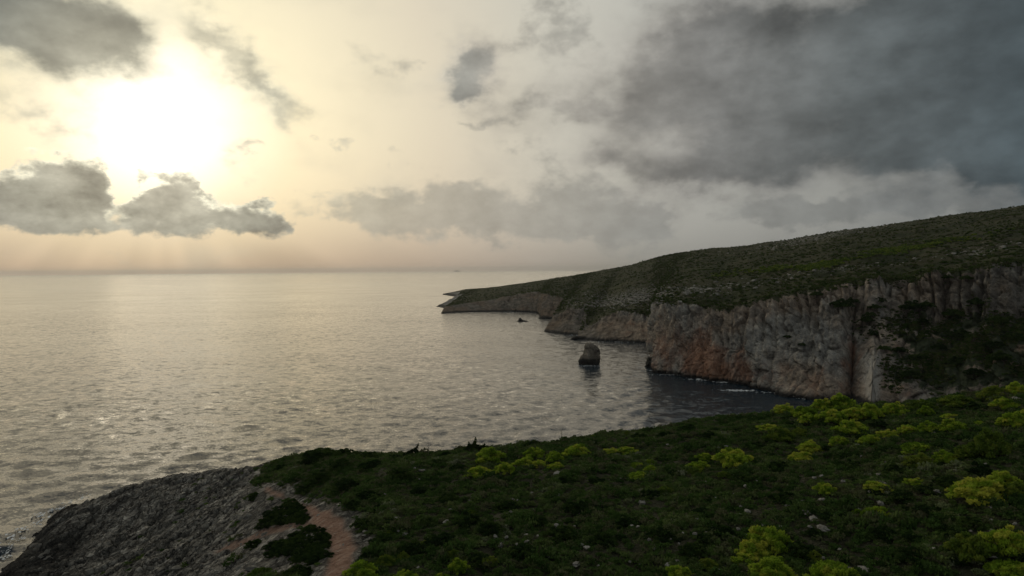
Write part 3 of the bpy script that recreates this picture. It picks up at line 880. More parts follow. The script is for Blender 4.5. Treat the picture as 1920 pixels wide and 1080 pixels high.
    gg = lambda cx, cy, wx, wy, k=0: np.exp(-((PXG - cx) / wx) ** 2 - ((PYG - cy - k * (PXG - cx)) / wy) ** 2)
    stony = .12 + .55 * gg(1530, 450, 190, 13, -.17) + .42 * gg(1290, 545, 110, 20) + .4 * gg(1480, 522, 150, 10, -.15) + .5 * gg(1850, 475, 110, 12, -.12) + .48 * gg(1120, 568, 75, 18) + .4 * gg(1200, 560, 50, 22) + .35 * gg(1640, 505, 90, 8, -.1)
    tipk = (1 - sstep(np.concatenate([np.repeat(Rm[None, :, 2], m, 0)]), 2, 8)) * (np.concatenate([tt, [1, 1, 1]])[:, None] < .45)
    stony = stony + .75 * tipk
    bloom = .10 + .42 * gg(1700, 474, 130, 8, -.17) + .34 * gg(1420, 514, 90, 6, -.1) + .26 * gg(1560, 500, 120, 8, -.2)
    bloom = bloom * (.55 + .9 * sstep(fbm(G.reshape(-1, 3) * np.array([.03, .012, .03]), 3), -.2, .3).reshape(bloom.shape))
    wet = 1 - sstep(G[..., 2], .5, 1.6)
    me = make_mesh('hillside', G.reshape(-1, 3), grid_faces(m, n), [mats[1]], attrs={'stony': stony.ravel(), 'bloom': bloom.ravel(), 'wet': wet.ravel()})
    link('hillside', me, kind='structure')
    return C, G, Tc, foot_px, stony, bloom, veg, nh


FAR = build_far()

# ------------------------------------------------------------------ plants
def leaf_cloud(rng, centres, radii, n_leaf, size, up=.5, flat=.8, aspect=1.6):
    """small leaf-sized quads spread through rounded tufts"""
    k = len(centres); reps = np.maximum(6, (n_leaf * (radii / radii.mean()) ** 2)).astype(int)
    ci = np.repeat(np.arange(k), reps); N = len(ci)
    d = rng.normal(size=(N, 3)); d /= np.linalg.norm(d, axis=1, keepdims=True)
    d[:, 2] = np.where(d[:, 2] < -.25, -d[:, 2], d[:, 2])
    r = (.55 + .5 * rng.random(N) ** .6) * radii[ci]
    c = centres[ci] + d * r[:, None] * np.array([1, 1, flat])
    ax = d * (1 - up) + np.array([0, 0, up]) + rng.normal(size=(N, 3)) * .35; ax /= np.linalg.norm(ax, axis=1, keepdims=True)
    sd = np.cross(ax, rng.normal(size=(N, 3))); sd /= np.linalg.norm(sd, axis=1, keepdims=True) + 1e-9
    s = size * (.6 + .8 * rng.random(N))[:, None]
    L = ax * s * aspect * .5; W = sd * s * .5
    v = np.stack([c - L, c + W * .9, c + L, c - W * .9], 1).reshape(-1, 3)
    q = np.arange(4 * N).reshape(N, 4)
    tuft = np.repeat(rng.random(k)[ci], 4)
    return v, q, tuft


def dome_lobes(rng, n, spread, height, r0, r1):
    """tuft centres over a rounded, uneven dome of unit radius"""
    c = []; rr = []
    for i in range(n):
        a = i * 2.39996 + rng.normal() * .35; f = math.sqrt((i + .5) / n)
        rad = f * spread * (1 + rng.normal() * .09)
        z = height * math.sqrt(max(0, 1 - (f * .96) ** 2)) * (1 + rng.normal() * .14) - .04
        c.append((rad * math.cos(a), rad * math.sin(a), max(z, .10))); rr.append(r0 + (r1 - r0) * rng.random())
    for i in range(n // 3):
        a = rng.random() * 6.28; c.append((.5 * spread * math.cos(a), .5 * spread * math.sin(a), height * (.25 + .3 * rng.random()))); rr.append(r1)
    return np.array(c), np.array(rr)


def tube_mesh(name, paths, mat, sides=6):
    V_, F_ = [], []
    for pts, rads in paths:
        b0 = sum(len(v) for v in V_); pts = np.array(pts, float); ring = []
        for i, (p, r) in enumerate(zip(pts, rads)):
            t = pts[min(i + 1, len(pts) - 1)] - pts[max(i - 1, 0)]; t /= np.linalg.norm(t) + 1e-9
            a = np.cross(t, [.3, .9, .1]); a /= np.linalg.norm(a); b = np.cross(t, a)
            ring.append([p + r * (a * math.cos(x) + b * math.sin(x)) for x in np.linspace(0, 2 * math.pi, sides, endpoint=False)])
        V_.append(np.array(ring).reshape(-1, 3))
        for i in range(len(pts) - 1):
            for s in range(sides):
                F_.append((b0 + i * sides + s, b0 + i * sides + (s + 1) % sides, b0 + (i + 1) * sides + (s + 1) % sides, b0 + (i + 1) * sides + s))
    return make_mesh(name, np.concatenate(V_), F_, [mat])


M_BRIGHT = mat_leaf('fresh_green_leaves', [(.15, (.12, .20, .022)), (.40, (.24, .355, .034)), (.60, (.34, .43, .05)), (.85, (.47, .47, .07))], .4, .4)
M_OLIVE = mat_leaf('dull_green_leaves', [(.2, (.075, .125, .022)), (.5, (.13, .19, .03)), (.8, (.20, .24, .04))], .32, .5)
M_DARK = mat_leaf('dark_evergreen_leaves', [(.2, (.020, .038, .013)), (.5, (.036, .064, .019)), (.8, (.065, .10, .026))], .2, .5)
M_BARK = mat_plain('bark', (.09, .07, .055))


def trunk_paths(rng, n, h):
    out = []
    for i in range(n):
        a = i * 6.28 / n + rng.random(); lean = .25 + .4 * rng.random()
        pts = [(0.06 * math.cos(a), .06 * math.sin(a), -.25), (.1 * math.cos(a), .1 * math.sin(a), h * .25), (lean * .6 * math.cos(a), lean * .6 * math.sin(a), h * .6), (lean * math.cos(a), lean * math.sin(a), h)]
        out.append((pts, (.055, .045, .032, .012)))
    return out


BUSH_MESH = {}
def bush_variants():
    for i in range(6):
        rng = np.random.default_rng(100 + i)
        c, r = dome_lobes(rng, 40 + 5 * i, .86, [.95, .8, 1.1, .7, .9, 1.0][i], .11, .21)
        c[:, 0] *= 1 + .12 * rng.normal(); 
        v, q, t = leaf_cloud(rng, c, r, 60, .075, .6, 1.0, 2.1)
        for nm, m in (('bright', M_BRIGHT), ('olive', M_OLIVE)):
            BUSH_MESH[nm, i] = make_mesh('bush_crown', v, q, [m], smooth=False, attrs={'tuft': t})
        BUSH_MESH['trunk', i] = tube_mesh('bush_trunk', trunk_paths(rng, 4, .62), M_BARK)
    for i in range(5):
        rng = np.random.default_rng(300 + i)
        c, r = dome_lobes(rng, 34, .88, .55 + .06 * i, .12, .22)
        v, q, t = leaf_cloud(rng, c, r, 70, .085, .35, .8, 1.4)
        BUSH_MESH['dark', i] = make_mesh('shrub_crown', v, q, [M_DARK], smooth=False, attrs={'tuft': t})
        BUSH_MESH['stem', i] = tube_mesh('shrub_trunk', trunk_paths(rng, 3, .4), M_BARK, 5)
bush_variants()
_prng = random.Random(4)


def shrub(name, kind, loc, rad, hscale, label, category, group, tilt=(0, 0)):
    root = link(name, None, label, category, group, loc=loc)
    root.rotation_euler = (tilt[0], tilt[1], _prng.random() * 6.28); root.scale = (rad, rad, rad * hscale)
    i = _prng.randrange(5 if kind == 'dark' else 6)
    link('crown', BUSH_MESH[kind, i], parent=root)
    link('trunk', BUSH_MESH['stem' if kind == 'dark' else 'trunk', i], parent=root)
    return root


# bright young bushes: pixel of the crown's middle, width in pixels, kind, height factor, label
BUSHES = [
    (1472, 772, 45, 'b', .8, "bright green bush first from the left in the row on the brow beside the cove"),
    (1511, 774, 46, 'b', .9, "bright green bush second in the brow row, just right of its left end"),
    (1543, 765, 42, 'b', .9, "bright green bush on the brow between the row's second bush and its tallest dome"),
    (1578, 761, 56, 'b', 1.0, "tall domed green bush standing highest in the row along the brow"),
    (1560, 785, 50, 'b', .8, "spreading green bush just in front of the tallest dome on the brow"),
    (1515, 788, 36, 'b', .8, "small green bush in front of the second bush of the brow row"),
    (1599, 778, 46, 'b', .85, "yellow green bush on the brow right beside the tallest dome"),
    (1631, 778, 48, 'b', .85, "green bush on the brow below the white surf at the cliff foot"),
    (1678, 771, 46, 'b', .9, "rounded green bush on the brow right of the white surf"),
    (1736, 774, 30, 'b', .85, "small yellow green bush tucked below the longer brow bush right of the surf"),
    (1728, 761, 48, 'o', .7, "long dull green bush on the brow skyline right of the rounded one"),
    (1793, 756, 60, 'o', .5, "low flat dull green bush stretched along the brow under the scrubby cliff"),
    (1867, 742, 58, 'o', .7, "dark olive bush on the brow near the right edge of the photo"),
    (1906, 735, 42, 'b', .9, "bright bush topmost on the brow at the right edge"),
    (1884, 760, 42, 'b', .8, "green bush just below the dark olive bush at the right edge of the brow"),
    (1782, 781, 34, 'b', .85, "small green bush alone below the low flat brow bush"),
    (1837, 794, 22, 'b', .7, "tiny green bush in dark scrub below and right of the brow's flat bush"),
    (1897, 794, 50, 'b', .8, "wide green bush near the right edge, below the bush with pale rock beside it"),
    (1922, 779, 36, 'b', .8, "green bush cut by the right edge just under the brow"),
    (1441, 804, 42, 'b', .5, "low thin yellow green bush behind the dark dome left of the brow row"),
    (1465, 818, 52, 'o', .8, "olive green dome with dark underside below the left end of the brow row"),
    (1501, 813, 34, 'o', .7, "small olive bush touching the right side of the dark bottomed dome"),
    (1599, 804, 56, 'b', .7, "wide yellow green bush below the middle of the brow row"),
    (1573, 827, 36, 'b', 1.1, "upright cone shaped green bush below the wide yellow green one"),
    (1541, 819, 18, 'b', .6, "tiny yellow green bush left of the upright cone shaped bush"),
    (1631, 825, 46, 'b', .7, "rough green bush right of the upright cone shaped one"),
    (1664, 817, 36, 'b', .7, "green bush joining the rough bush on its right side"),
    (1703, 806, 38, 'b', 1.0, "round ball shaped green bush standing clear below the brow"),
    (1743, 806, 38, 'b', .8, "green bush directly right of the round ball shaped bush"),
    (1787, 803, 46, 'b', .8, "yellow topped bush at the right end of the ball shaped bush's row"),
    (1518, 841, 46, 'b', .7, "flat topped green bush standing midslope, upper of a pair"),
    (1504, 861, 50, 'b', .6, "flat spreading green bush midslope, lower of a pair"),
    (1719, 841, 56, 'b', .8, "green bush midslope below the ball shaped bush, upper of two joined"),
    (1724, 869, 50, 'o', .8, "dull green bush midslope, lower of the two joined below the ball shaped bush"),
    (1772, 862, 42, 'b', .8, "green bush in the gap between the joined pair and the big dark dome"),
    (1819, 848, 56, 'o', .9, "olive bush leaning against the left side of the big dark dome"),
    (1858, 845, 66, 'o', 1.15, "big dark green dome of a bush right of midslope"),
    (1377, 860, 72, 'b', .75, "broad bright bush at the left of the slope, biggest of its group of three"),
    (1321, 858, 32, 'b', .7, "small bright bush at the left end of the broad bush's group"),
    (1312, 876, 42, 'b', .6, "low green bush below the small bush at the group's left end"),
    (1358, 890, 28, 'o', .6, "dull green bush alone just below the broad bright bush"),
    (1548, 916, 42, 'b', .8, "bright round bush alone midslope above the white stones"),
    (1643, 911, 48, 'b', .6, "yellow brown topped low bush midslope"),
    (1719, 906, 40, 'b', .5, "low twin topped green bush right of the yellow brown topped one"),
    (1837, 928, 96, 'b', .65, "largest spreading yellow green bush near the right edge"),
    (1881, 908, 56, 'b', .8, "green bush behind the largest spreading bush, on its upper right"),
    (1912, 926, 46, 'o', .9, "dull green bush at the right edge beside the largest spreading bush"),
    (1610, 963, 28, 'b', .8, "small yellow bush touching a larger yellow bush on lower slope"),
    (1643, 961, 48, 'b', .9, "round yellow green bush alone on the lower slope with a small one at its side"),
    (1441, 1010, 86, 'b', .9, "tall yellow topped bush at the head of the big clump near the bottom"),
    (1413, 1037, 64, 'b', .9, "yellow green bush on the left shoulder of the big bottom clump"),
    (1399, 1056, 58, 'b', .7, "green bush at the left foot of the big bottom clump"),
    (1450, 1053, 50, 'b', .7, "green bush in the middle of the big bottom clump"),
    (1448, 1078, 86, 'b', .7, "wide green bush lowest in the big bottom clump, cut by the frame"),
    (1564, 1072, 86, 'b', .9, "domed yellow tipped bush alone at the bottom right of the big clump"),
    (1824, 1030, 80, 'o', 1.0, "tall green bush at bottom right, left of two beside each other"),
    (1893, 1026, 86, 'b', .9, "tall bright green bush at bottom right, right of two beside each other"),
    (1893, 1068, 76, 'b', .8, "bright green bush lowest in the bottom right corner"),
    (919, 858, 56, 'b', .7, "yellow green bush on the skyline right of the jagged dark juniper"),
    (900, 886, 50, 'b', .6, "low sloping yellow green bush below the skyline bush by the jagged juniper"),
    (948, 880, 42, 'b', .85, "knobbly yellow bush in the middle of the central bush group"),
    (984, 868, 42, 'b', .8, "green bush right of the knobbly yellow one in the central group"),
    (1003, 853, 44, 'b', .8, "rounded bush highest in the central group, near the brow"),
    (1012, 870, 30, 'b', .8, "small green bush below the highest bush of the central group"),
    (1039, 859, 36, 'b', .95, "round yellow green bush at the right end of the central group"),
    (1042, 872, 30, 'b', .6, "small low bush under the round one ending the central group"),
    (1081, 847, 52, 'b', .8, "dark sided dome of a bush on the brow right of the central group"),
    (1147, 847, 32, 'b', .5, "thin low yellow bush on the brow, left of two right of the dome"),
    (1176, 845, 36, 'b', .5, "thin low yellow bush on the brow, right of two right of the dome"),
    (1194, 871, 28, 'b', .7, "small bush at the upper left of the loose bright cluster in mid scrub"),
    (1220, 865, 22, 'b', .7, "tiny round bush topping the loose bright cluster in mid scrub"),
    (1219, 881, 26, 'b', .8, "small upright bush at the right of the loose bright cluster"),
    (1197, 891, 46, 'b', .6, "low spreading bush at the foot of the loose bright cluster"),
    (1248, 918, 30, 'o', .8, "dull yellow green bush alone in the open scrub right of the loose cluster"),
    (859, 1064, 36, 'b', 1.0, "bright upright bush at the bottom, upper of two left of centre"),
    (828, 1083, 32, 'b', .7, "bright small bush at the bottom edge beside the upright one"),
    (758, 1083, 44, 'b', .7, "bright bush cut by the bottom edge, right of the path side bush"),
    (678, 1074, 64, 'b', .7, "bright bush right beside the lower end of the red path"),
    (1272, 1074, 50, 'b', .9, "bright dome at the bottom edge, alone in the middle of the photo's bottom"),
    (738, 996, 26, 'o', .8, "dull yellow green tuft of bush in the scrub right of the path"),
    (797, 1018, 22, 'o', .9, "small olive bush beside a dark mound right of the path"),
    (487, 1078, 46, 'o', .6, "dull green bush left of the path among grey stones at the bottom")]

for px, py, w, k, hs, lab in BUSHES:
    p = pick(px, py + w * .22 * hs)
    rad = .5 * w * p[1] / FPX * 1.16
    shrub('bush', 'bright' if k == 'b' else 'olive', (p[0], p[1], fine_h(p[0], p[1]) - .1), rad, hs * .95, lab, 'bush', 'bright green bushes on the near slope')

# dark cushion shrubs: thickets by the path fork, and rounded mounds through the scrub
_nrng = np.random.default_rng(21)
def scatter_poly(poly, step):
    a = np.array(poly); lo, hi = a.min(0), a.max(0)
    gx, gy = np.meshgrid(np.arange(lo[0], hi[0] + step, step), np.arange(lo[1], hi[1] + step, step))
    x = gx.ravel() + _nrng.normal(size=gx.size) * step * .22; y = gy.ravel() + _nrng.normal(size=gx.size) * step * .22
    m = poly_sd(x, y, poly) < -.35
    return list(zip(x[m], y[m]))


THICKET = ["dark green cushion shrub in the thicket above the side path fork", "dark green cushion shrub in the large thicket below the fork, left of the red path",
           "dark green cushion shrub in the lone clump left of the path's upper end", "dark green cushion shrub in the thicket at the bottom edge left of the path",
           "dark green cushion shrub in the small clump beside the side path"]
THICKET_PTS = []
for poly, lab in zip(DARK_MOUNDS, THICKET):
    for x, y in scatter_poly(poly, 1.15):
        THICKET_PTS.append((x, y))
        shrub('dark_shrub', 'dark', (x, y, fine_h(x, y) - .12), .72 + .35 * _nrng.random(), .75 + .3 * _nrng.random(), lab, 'shrub', lab.split(' in ')[1] if ' in ' in lab else lab)

RED_SIDE = [(560, 900, 40), (600, 905, 50), (650, 918, 46), (690, 935, 52), (665, 952, 40), (720, 955, 46), (640, 880, 44), (700, 880, 50), (585, 870, 44), (606, 858, 70), (530, 880, 40), (570, 925, 40),
            (750, 900, 50), (790, 925, 44), (680, 985, 48), (735, 990, 44), (715, 1020, 50), (690, 1048, 40), (770, 1040, 56), (800, 985, 50), (840, 940, 46), (830, 1020, 60), (880, 990, 54), (920, 1000, 50),
            (950, 955, 46), (985, 1040, 60), (900, 1055, 56), (1010, 985, 50), (1050, 1010, 60), (1080, 960, 46), (1130, 1020, 60), (1180, 985, 50), (1120, 905, 40), (1060, 905, 38), (860, 880, 36), (820, 872, 34),
            (1240, 1010, 60), (1300, 1040, 64), (1320, 965, 50), (1270, 890, 40), (1220, 930, 44), (1400, 905, 44), (1460, 880, 40), (1470, 940, 50), (1600, 880, 44), (1690, 940, 54), (1740, 960, 54), (1780, 910, 46),
            (1660, 1010, 64), (1720, 1050, 66), (1500, 1040, 60), (1350, 1000, 54), (1560, 970, 50), (1780, 1000, 56), (1840, 890, 44), (1680, 890, 40), (1580, 860, 36), (1420, 840, 34), (1380, 812, 34), (1330, 822, 34),
            (1290, 812, 32), (1250, 820, 32), (1200, 822, 32), (1110, 832, 32), (960, 846, 36), (1000, 838, 32), (840, 858, 34), (740, 862, 40), (690, 862, 36), (650, 858, 40), (1830, 770, 40), (1650, 800, 40), (1480, 800, 34), (1860, 820, 40)]
for px, py, w in RED_SIDE:
    p = pick(px, py)
    r_ = .5 * w * p[1] / FPX * (.9 + .3 * _nrng.random())
    where = 'right of the red path' if px < 860 else ('in the middle of the near slope' if px < 1250 else 'on the right of the near slope')
    shrub('dark_shrub', 'dark', (p[0], p[1], fine_h(p[0], p[1]) - .15), r_, .7 + .35 * _nrng.random() - (.35 if w == 70 else 0), 'dark rounded evergreen shrub in the low scrub ' + where, 'shrub', 'dark rounded shrubs ' + where)

n_ = 0
while n_ < 130:
    px, py = 660 + 1250 * _nrng.random(), 760 + 315 * _nrng.random()
    p = pick(px, py)
    if p[1] > 108 or abs(p[0]) > p[1] * .78 or seg_dist(np.array([p[0]]), np.array([p[1]]), PATH)[0] < 2.5: continue
    n_ += 1; r_ = .42 + .5 * _nrng.random() ** 1.5
    shrub('low_shrub', 'olive' if _nrng.random() < .22 else 'dark', (p[0], p[1], fine_h(p[0], p[1]) - .08), r_, .65 + .3 * _nrng.random(), 'small low cushion shrub standing out of the mixed scrub on the near slope', 'shrub', 'small low shrubs in the near scrub')


# two ragged junipers on the brow, one blown over, one with upright spires
def juniper(name, loc, spine, seed, label):
    rng = np.random.default_rng(seed)
    root = link(name, None, label, 'shrub', loc=loc); root.scale = (.74, .74, .74)
    c = np.array([s[:3] for s in spine]); r = np.array([s[3] for s in spine])
    v, q, t = leaf_cloud(rng, c, r, 120, .17, .55, 1.0, 1.8)
    link('crown', make_mesh('juniper_crown', v, q, [M_DARK], smooth=False, attrs={'tuft': t}), parent=root)
    link('trunk', tube_mesh('juniper_trunk', [([(0, 0, -.5), tuple(c[0] * .6), tuple(c[len(c) // 2])], (.12, .09, .04))], M_BARK), parent=root)


p = pick(776, 856)
juniper('juniper', p + np.array([0, 0, 0]), [(-1.7, 0, .25, .45), (-1.1, .1, .55, .5), (-.6, 0, .75, .5), (-.1, .1, 1.0, .5), (.3, 0, 1.3, .42), (.62, 0, 1.75, .28), (.8, 0, 2.2, .2), (.9, 0, 2.55, .1), (.6, 0, .8, .5), (.9, 0, .4, .4)], 41,
        "dark windswept juniper leaning to the right like a fin on the brow")
p = pick(889, 848)
juniper('juniper', p, [(-1.6, 0, .4, .5), (-1.0, 0, .8, .5), (-.95, 0, 1.45, .22), (-.98, 0, 1.8, .14), (-.4, 0, 1.0, .5), (.1, 0, 1.3, .45), (.28, 0, 1.9, .28), (.3, 0, 2.4, .2), (.3, 0, 2.8, .12), (.0, 0, 1.9, .16), (.7, 0, .9, .5), (1.3, 0, .8, .4), (1.9, 0, 1.0, .35), (2.0, 0, 1.4, .2), (2.4, 0, .8, .4), (1.6, 0, .4, .5)], 42,
        "dark jagged juniper with upright spires on the brow")
M_DRY = mat_plain('dry_stalk', (.16, .13, .09))
for (px, py, h, lab) in ((803, 858, 2.3, "thin bare dry stalk standing right of the windswept juniper"), (1053, 830, 1.9, "thin bare dry stalk on the brow above the central bushes")):
    p = pick(px, py)
    root = link('dry_stalk', None, lab, 'plant', loc=(p[0], p[1], fine_h(p[0], p[1]) - .1))
    link('stem', tube_mesh('dry_stem', [([(0, 0, 0), (.03, 0, h * .5), (-.02, 0, h)], (.035, .028, .012))], M_DRY, 5), parent=root)
    tw = []
    for i in range(6):
        a = i * 2.4; z = h * (.55 + .07 * i); tw.append(([(0, 0, z), (.12 * math.cos(a), .12 * math.sin(a), z + .12), (.16 * math.cos(a), .16 * math.sin(a), z + .26)], (.014, .011, .006)))
    link('twig', tube_mesh('dry_twig', tw, M_DRY, 4), parent=root)

# ------------------------------------------------------------------ ground cover nobody could count (instanced clumps on points)
def clump_collection(name, mats, n, leaves, size, seed, nl=9, hts=(.45, .8)):
    c_ = bpy.data.collections.new(name)
    for i in range(n):
        rng = np.random.default_rng(seed + i)
        c, r = dome_lobes(rng, nl, .75, hts[0] + (hts[1] - hts[0]) * rng.random(), .22, .38)
        v, q, t = leaf_cloud(rng, c, r, leaves / len(c), size, .4, .8, 1.5)
        o = bpy.data.objects.new('scrub_clump', make_mesh('scrub_clump', v, q, [mats], smooth=False, attrs={'tuft': t})); c_.objects.link(o)
    return c_


def scatter_object(name, pts, scl, rot, pickv, coll, label):
    me = bpy.data.meshes.new(name); me.vertices.add(len(pts)); me.vertices.foreach_set('co', np.asarray(pts, np.float32).ravel())
    for nm, a in (('rotz', rot),):
        at = me.attributes.new(nm, 'FLOAT', 'POINT'); at.data.foreach_set('value', np.asarray(a, np.float32))
    at = me.attributes.new('size', 'FLOAT_VECTOR', 'POINT'); at.data.foreach_set('vector', np.asarray(scl, np.float32).ravel())
    at = me.attributes.new('variant', 'INT', 'POINT'); at.data.foreach_set('value', np.asarray(pickv, np.int32))
    o = link(name, me, kind='stuff'); o['label'] = label
    ng = bpy.data.node_groups.new(name + '_scatter', 'GeometryNodeTree')
    ng.interface.new_socket('Geometry', in_out='INPUT', socket_type='NodeSocketGeometry'); ng.interface.new_socket('Geometry', in_out='OUTPUT', socket_type='NodeSocketGeometry')
    N = ng.nodes.new; L = ng.links.new
    gi, go = N('NodeGroupInput'), N('NodeGroupOutput'); m2p = N('GeometryNodeMeshToPoints'); iop = N('GeometryNodeInstanceOnPoints'); ci = N('GeometryNodeCollectionInfo')
    ci.inputs['Collection'].default_value = coll; ci.inputs['Separate Children'].default_value = True; ci.inputs['Reset Children'].default_value = True
    def at_(nm, t):
        n = N('GeometryNodeInputNamedAttribute'); n.data_type = t; n.inputs['Name'].default_value = nm
        return [s for s in n.outputs if s.enabled and s.name == 'Attribute'][0]
    cx = N('ShaderNodeCombineXYZ'); L(at_('rotz', 'FLOAT'), cx.inputs[2])
    e2r = N('FunctionNodeEulerToRotation'); L(cx.outputs[0], e2r.inputs[0])
    L(gi.outputs[0], m2p.inputs[0]); L(m2p.outputs[0], iop.inputs['Points']); L(ci.outputs[0], iop.inputs['Instance'])
    iop.inputs['Pick Instance'].default_value = True
    L(at_('variant', 'INT'), iop.inputs['Instance Index']); L(e2r.outputs[0], iop.inputs['Rotation']); L(at_('size', 'FLOAT_VECTOR'), iop.inputs['Scale'])
    L(iop.outputs[0], go.inputs[0])
    md = o.modifiers.new('scatter', 'NODES'); md.node_group = ng
    return o


M_SCRUB = mat_scrub()
def near_scrub():
    rng = np.random.default_rng(8)
    n = 70000
    # denser near the camera so that the ground cover holds together
    y = 31 + (125 - 31) * rng.random(n); x = -60 + 177 * rng.random(n)
    keep = (x > -y * .9 - 8) & (x < y * 1.0 + 26)
    x, y = x[keep], y[keep]
    path, stony = masks(x, y)
    cov = np.clip(1 - path * 1.3, 0, 1) * (1 - stony * .985)
    patch = fbm(np.stack([x * .12, y * .12, x * 0], 1), 3)
    gap = sstep(patch, -.62, -.35)
    keep = rng.random(len(x)) < cov * (.5 + .5 * gap)
    x, y = x[keep], y[keep]; patch = fbm(np.stack([x * .2 + 40, y * .2, x * 0], 1), 3)
    z = fine_h(x, y)
    keep = z > 3; x, y, z, patch = x[keep], y[keep], z[keep], patch[keep]
    m = len(x)
    s = (.30 + .34 * rng.random(m) ** 1.6) * (1 + .95 * patch)
    s3 = np.stack([s * (1 + .25 * rng.random(m)), s * (1 + .25 * rng.random(m)), s * (.75 + .5 * rng.random(m)) * (1 + .5 * patch)], 1)
    scatter_object('scrub', np.stack([x, y, z - .04], 1), s3, rng.random(m) * 6.28, rng.integers(0, 7, m), clump_collection('scrub_clumps', M_SCRUB, 7, 120, .20, 500),
                   'low mixed scrub of cushion plants covering the near slope')


near_scrub()

# ------------------------------------------------------------------ rocks
def rock_mesh(seed, mat, sub=2, flat=.65, rough=.35):
    import bmesh
    bm = bmesh.new(); bmesh.ops.create_icosphere(bm, subdivisions=sub, radius=1.0)
    co = np.array([v.co[:] for v in bm.verts]); rng = np.random.default_rng(seed)
    for _ in range(9):                                         # broken faces
        d = rng.normal(size=3); d /= np.linalg.norm(d); h = .55 + .3 * rng.random(); s = co @ d
        co -= np.maximum(s - h, 0)[:, None] * d[None] * .92
    co *= (1 + rough * fbm(co * 1.6 + seed * 3.7, 3))[:, None]
    co[:, 2] *= flat
    for v, c in zip(bm.verts, co): v.co = c
    me = bpy.data.meshes.new('rock'); bm.to_mesh(me); bm.free(); me.materials.append(mat)
    me.polygons.foreach_set('use_smooth', np.zeros(len(me.polygons), bool))
    return me


M_PALE = mat_rock('pale_limestone', (1.1, 1.08, 1.04), sc=2.2)
M_KARST = mat_rock('karst_limestone', (.62, .61, .58), sc=1.6)
PALE = [rock_mesh(60 + i, M_PALE, 3, .55, .75) for i in range(7)]
KARST = [rock_mesh(80 + i, M_KARST, 2, .6, .5) for i in range(8)]
_rr = np.random.default_rng(77)


def place_rock(name, me, x, y, r, label=None, cat=None, group=None, parent=None, sink=.25, lift=0.0):
    o = link(name, me, label, cat, group, parent=parent, loc=(x, y, fine_h(x, y) - r * sink + lift))
    o.rotation_euler = (_rr.normal() * .25, _rr.normal() * .25, _rr.random() * 6.28); o.scale = (r * (.8 + .5 * _rr.random()), r * (.8 + .4 * _rr.random()), r * (.8 + .4 * _rr.random()))
    return o


BOULDERS = [(937, 1030, 16, "pale boulder in dark scrub at the bottom, left of centre, brightest of its surroundings"), (836, 980, 11, "pale split boulder in the scrub right of the red path"),
            (998, 929, 11, "pale boulder on the mid slope, left of two lying level below the central bushes"), (1047, 930, 11, "pale boulder on the mid slope, right of two lying level below the central bushes"),
            (953, 969, 9, "yellowish pale boulder in mid scrub between larger dark shrubs"), (992, 946, 10, "grey boulder just below the left of two level pale boulders"),
            (1372, 1013, 18, "grey boulder left of the tall yellow topped bush"), (1541, 941, 15, "pale stone below the bright round bush midslope"),
            (1513, 964, 18, "white stone at the upper end of the white stone line midslope"), (1525, 977, 20, "white stone in the middle of the white stone line midslope"),
            (1546, 996, 20, "pale stone at the lower end of the white stone line"), (1620, 1070, 22, "grey boulder right of the domed bush at the bottom edge"),
            (1747, 1035, 14, "pale stone left of the tall bush pair at bottom right"), (1905, 752, 15, "pale rock on the brow at the right edge between green bushes"),
            (1868, 811, 10, "pale rock above the big dark dome bush"), (1856, 961, 11, "small pale stone below the largest spreading bush"),
            (1205, 946, 14, "flat pale stone in the scrub below the loose bright cluster"), (1044, 891, 12, "pale stone below the round bush ending the central group"),
            (775, 859, 14, "white rock at the foot of the windswept juniper"), (792, 885, 13, "white rock below the windswept juniper, in a short stony gully"),
            (1402, 961, 13, "pale stone on open scrub left of the white stone line"), (1326, 909, 13, "pale stone below the left bush group of the slope")]
for px, py, w, lab in BOULDERS:
    p = pick(px, py); place_rock('boulder', PALE[_rr.integers(7)], p[0], p[1],   .5 * w * p[1] / FPX * 1.05, lab, 'rock', 'pale rocks on the near slope', lift=.22)
n = 0
while n < 170:
    px = 640 + 1270 * _rr.random(); py = 800 + 275 * _rr.random()
    p = pick(px, py)
    if fbm(np.array([[p[0] * .07, p[1] * .07, 3.3]]), 2)[0] < -.05 + .25 * _rr.random() - .1: continue
    n += 1
    place_rock('small_rock', PALE[_rr.integers(7)], p[0], p[1], .11 + .20 * _rr.random() ** 2, "small pale limestone rock showing through the dark scrub", 'rock', 'small pale rocks in the scrub', lift=.26)
# stones along both edges of the path
pa = np.array(PATH); br = np.array(BRANCH)
for poly, off, m in ((pa, 1.75, 120), (br, 1.0, 40)):
    for _ in range(m):
        k = _rr.integers(len(poly) - 1); f = _rr.random(); q = poly[k] * (1 - f) + poly[k + 1] * f; t = poly[k + 1] - poly[k]; t /= np.linalg.norm(t)
        s = (1 if _rr.random() < .6 else -1) * (off + abs(_rr.normal()) * .7)
        x, y = q[0] - t[1] * s, q[1] + t[0] * s
        place_rock('path_stone', PALE[_rr.integers(7)], x, y, .08 + .20 * _rr.random() ** 2, "small pale stone lying along the edge of the red dirt path", 'stone', 'stones along the path')
# broken blocks standing proud of the karst slope: pieces of the ground itself
gnd = bpy.data.objects['ground']
n = 0
while n < 290:
    px = 60 + 440 * _rr.random(); py = 885 + 195 * _rr.random()
    d = ray(px, py); p = pick(px, py)
    g = math.hypot(*(p[:2]))
    if poly_sd(np.array([p[0]]), np.array([p[1]]), ROCK)[0] > -.2 and not (px > 430 and seg_dist(np.array([p[0]]), np.array([p[1]]), PATH)[0] > 2.2): continue
    if p[2] < 2 or any((p[0] - a) ** 2 + (p[1] - b) ** 2 < .8 for a, b in THICKET_PTS): continue
    n += 1
    place_rock('block', KARST[_rr.integers(8)], p[0], p[1], .22 + .75 * _rr.random() ** 2.2, parent=gnd, sink=.35)

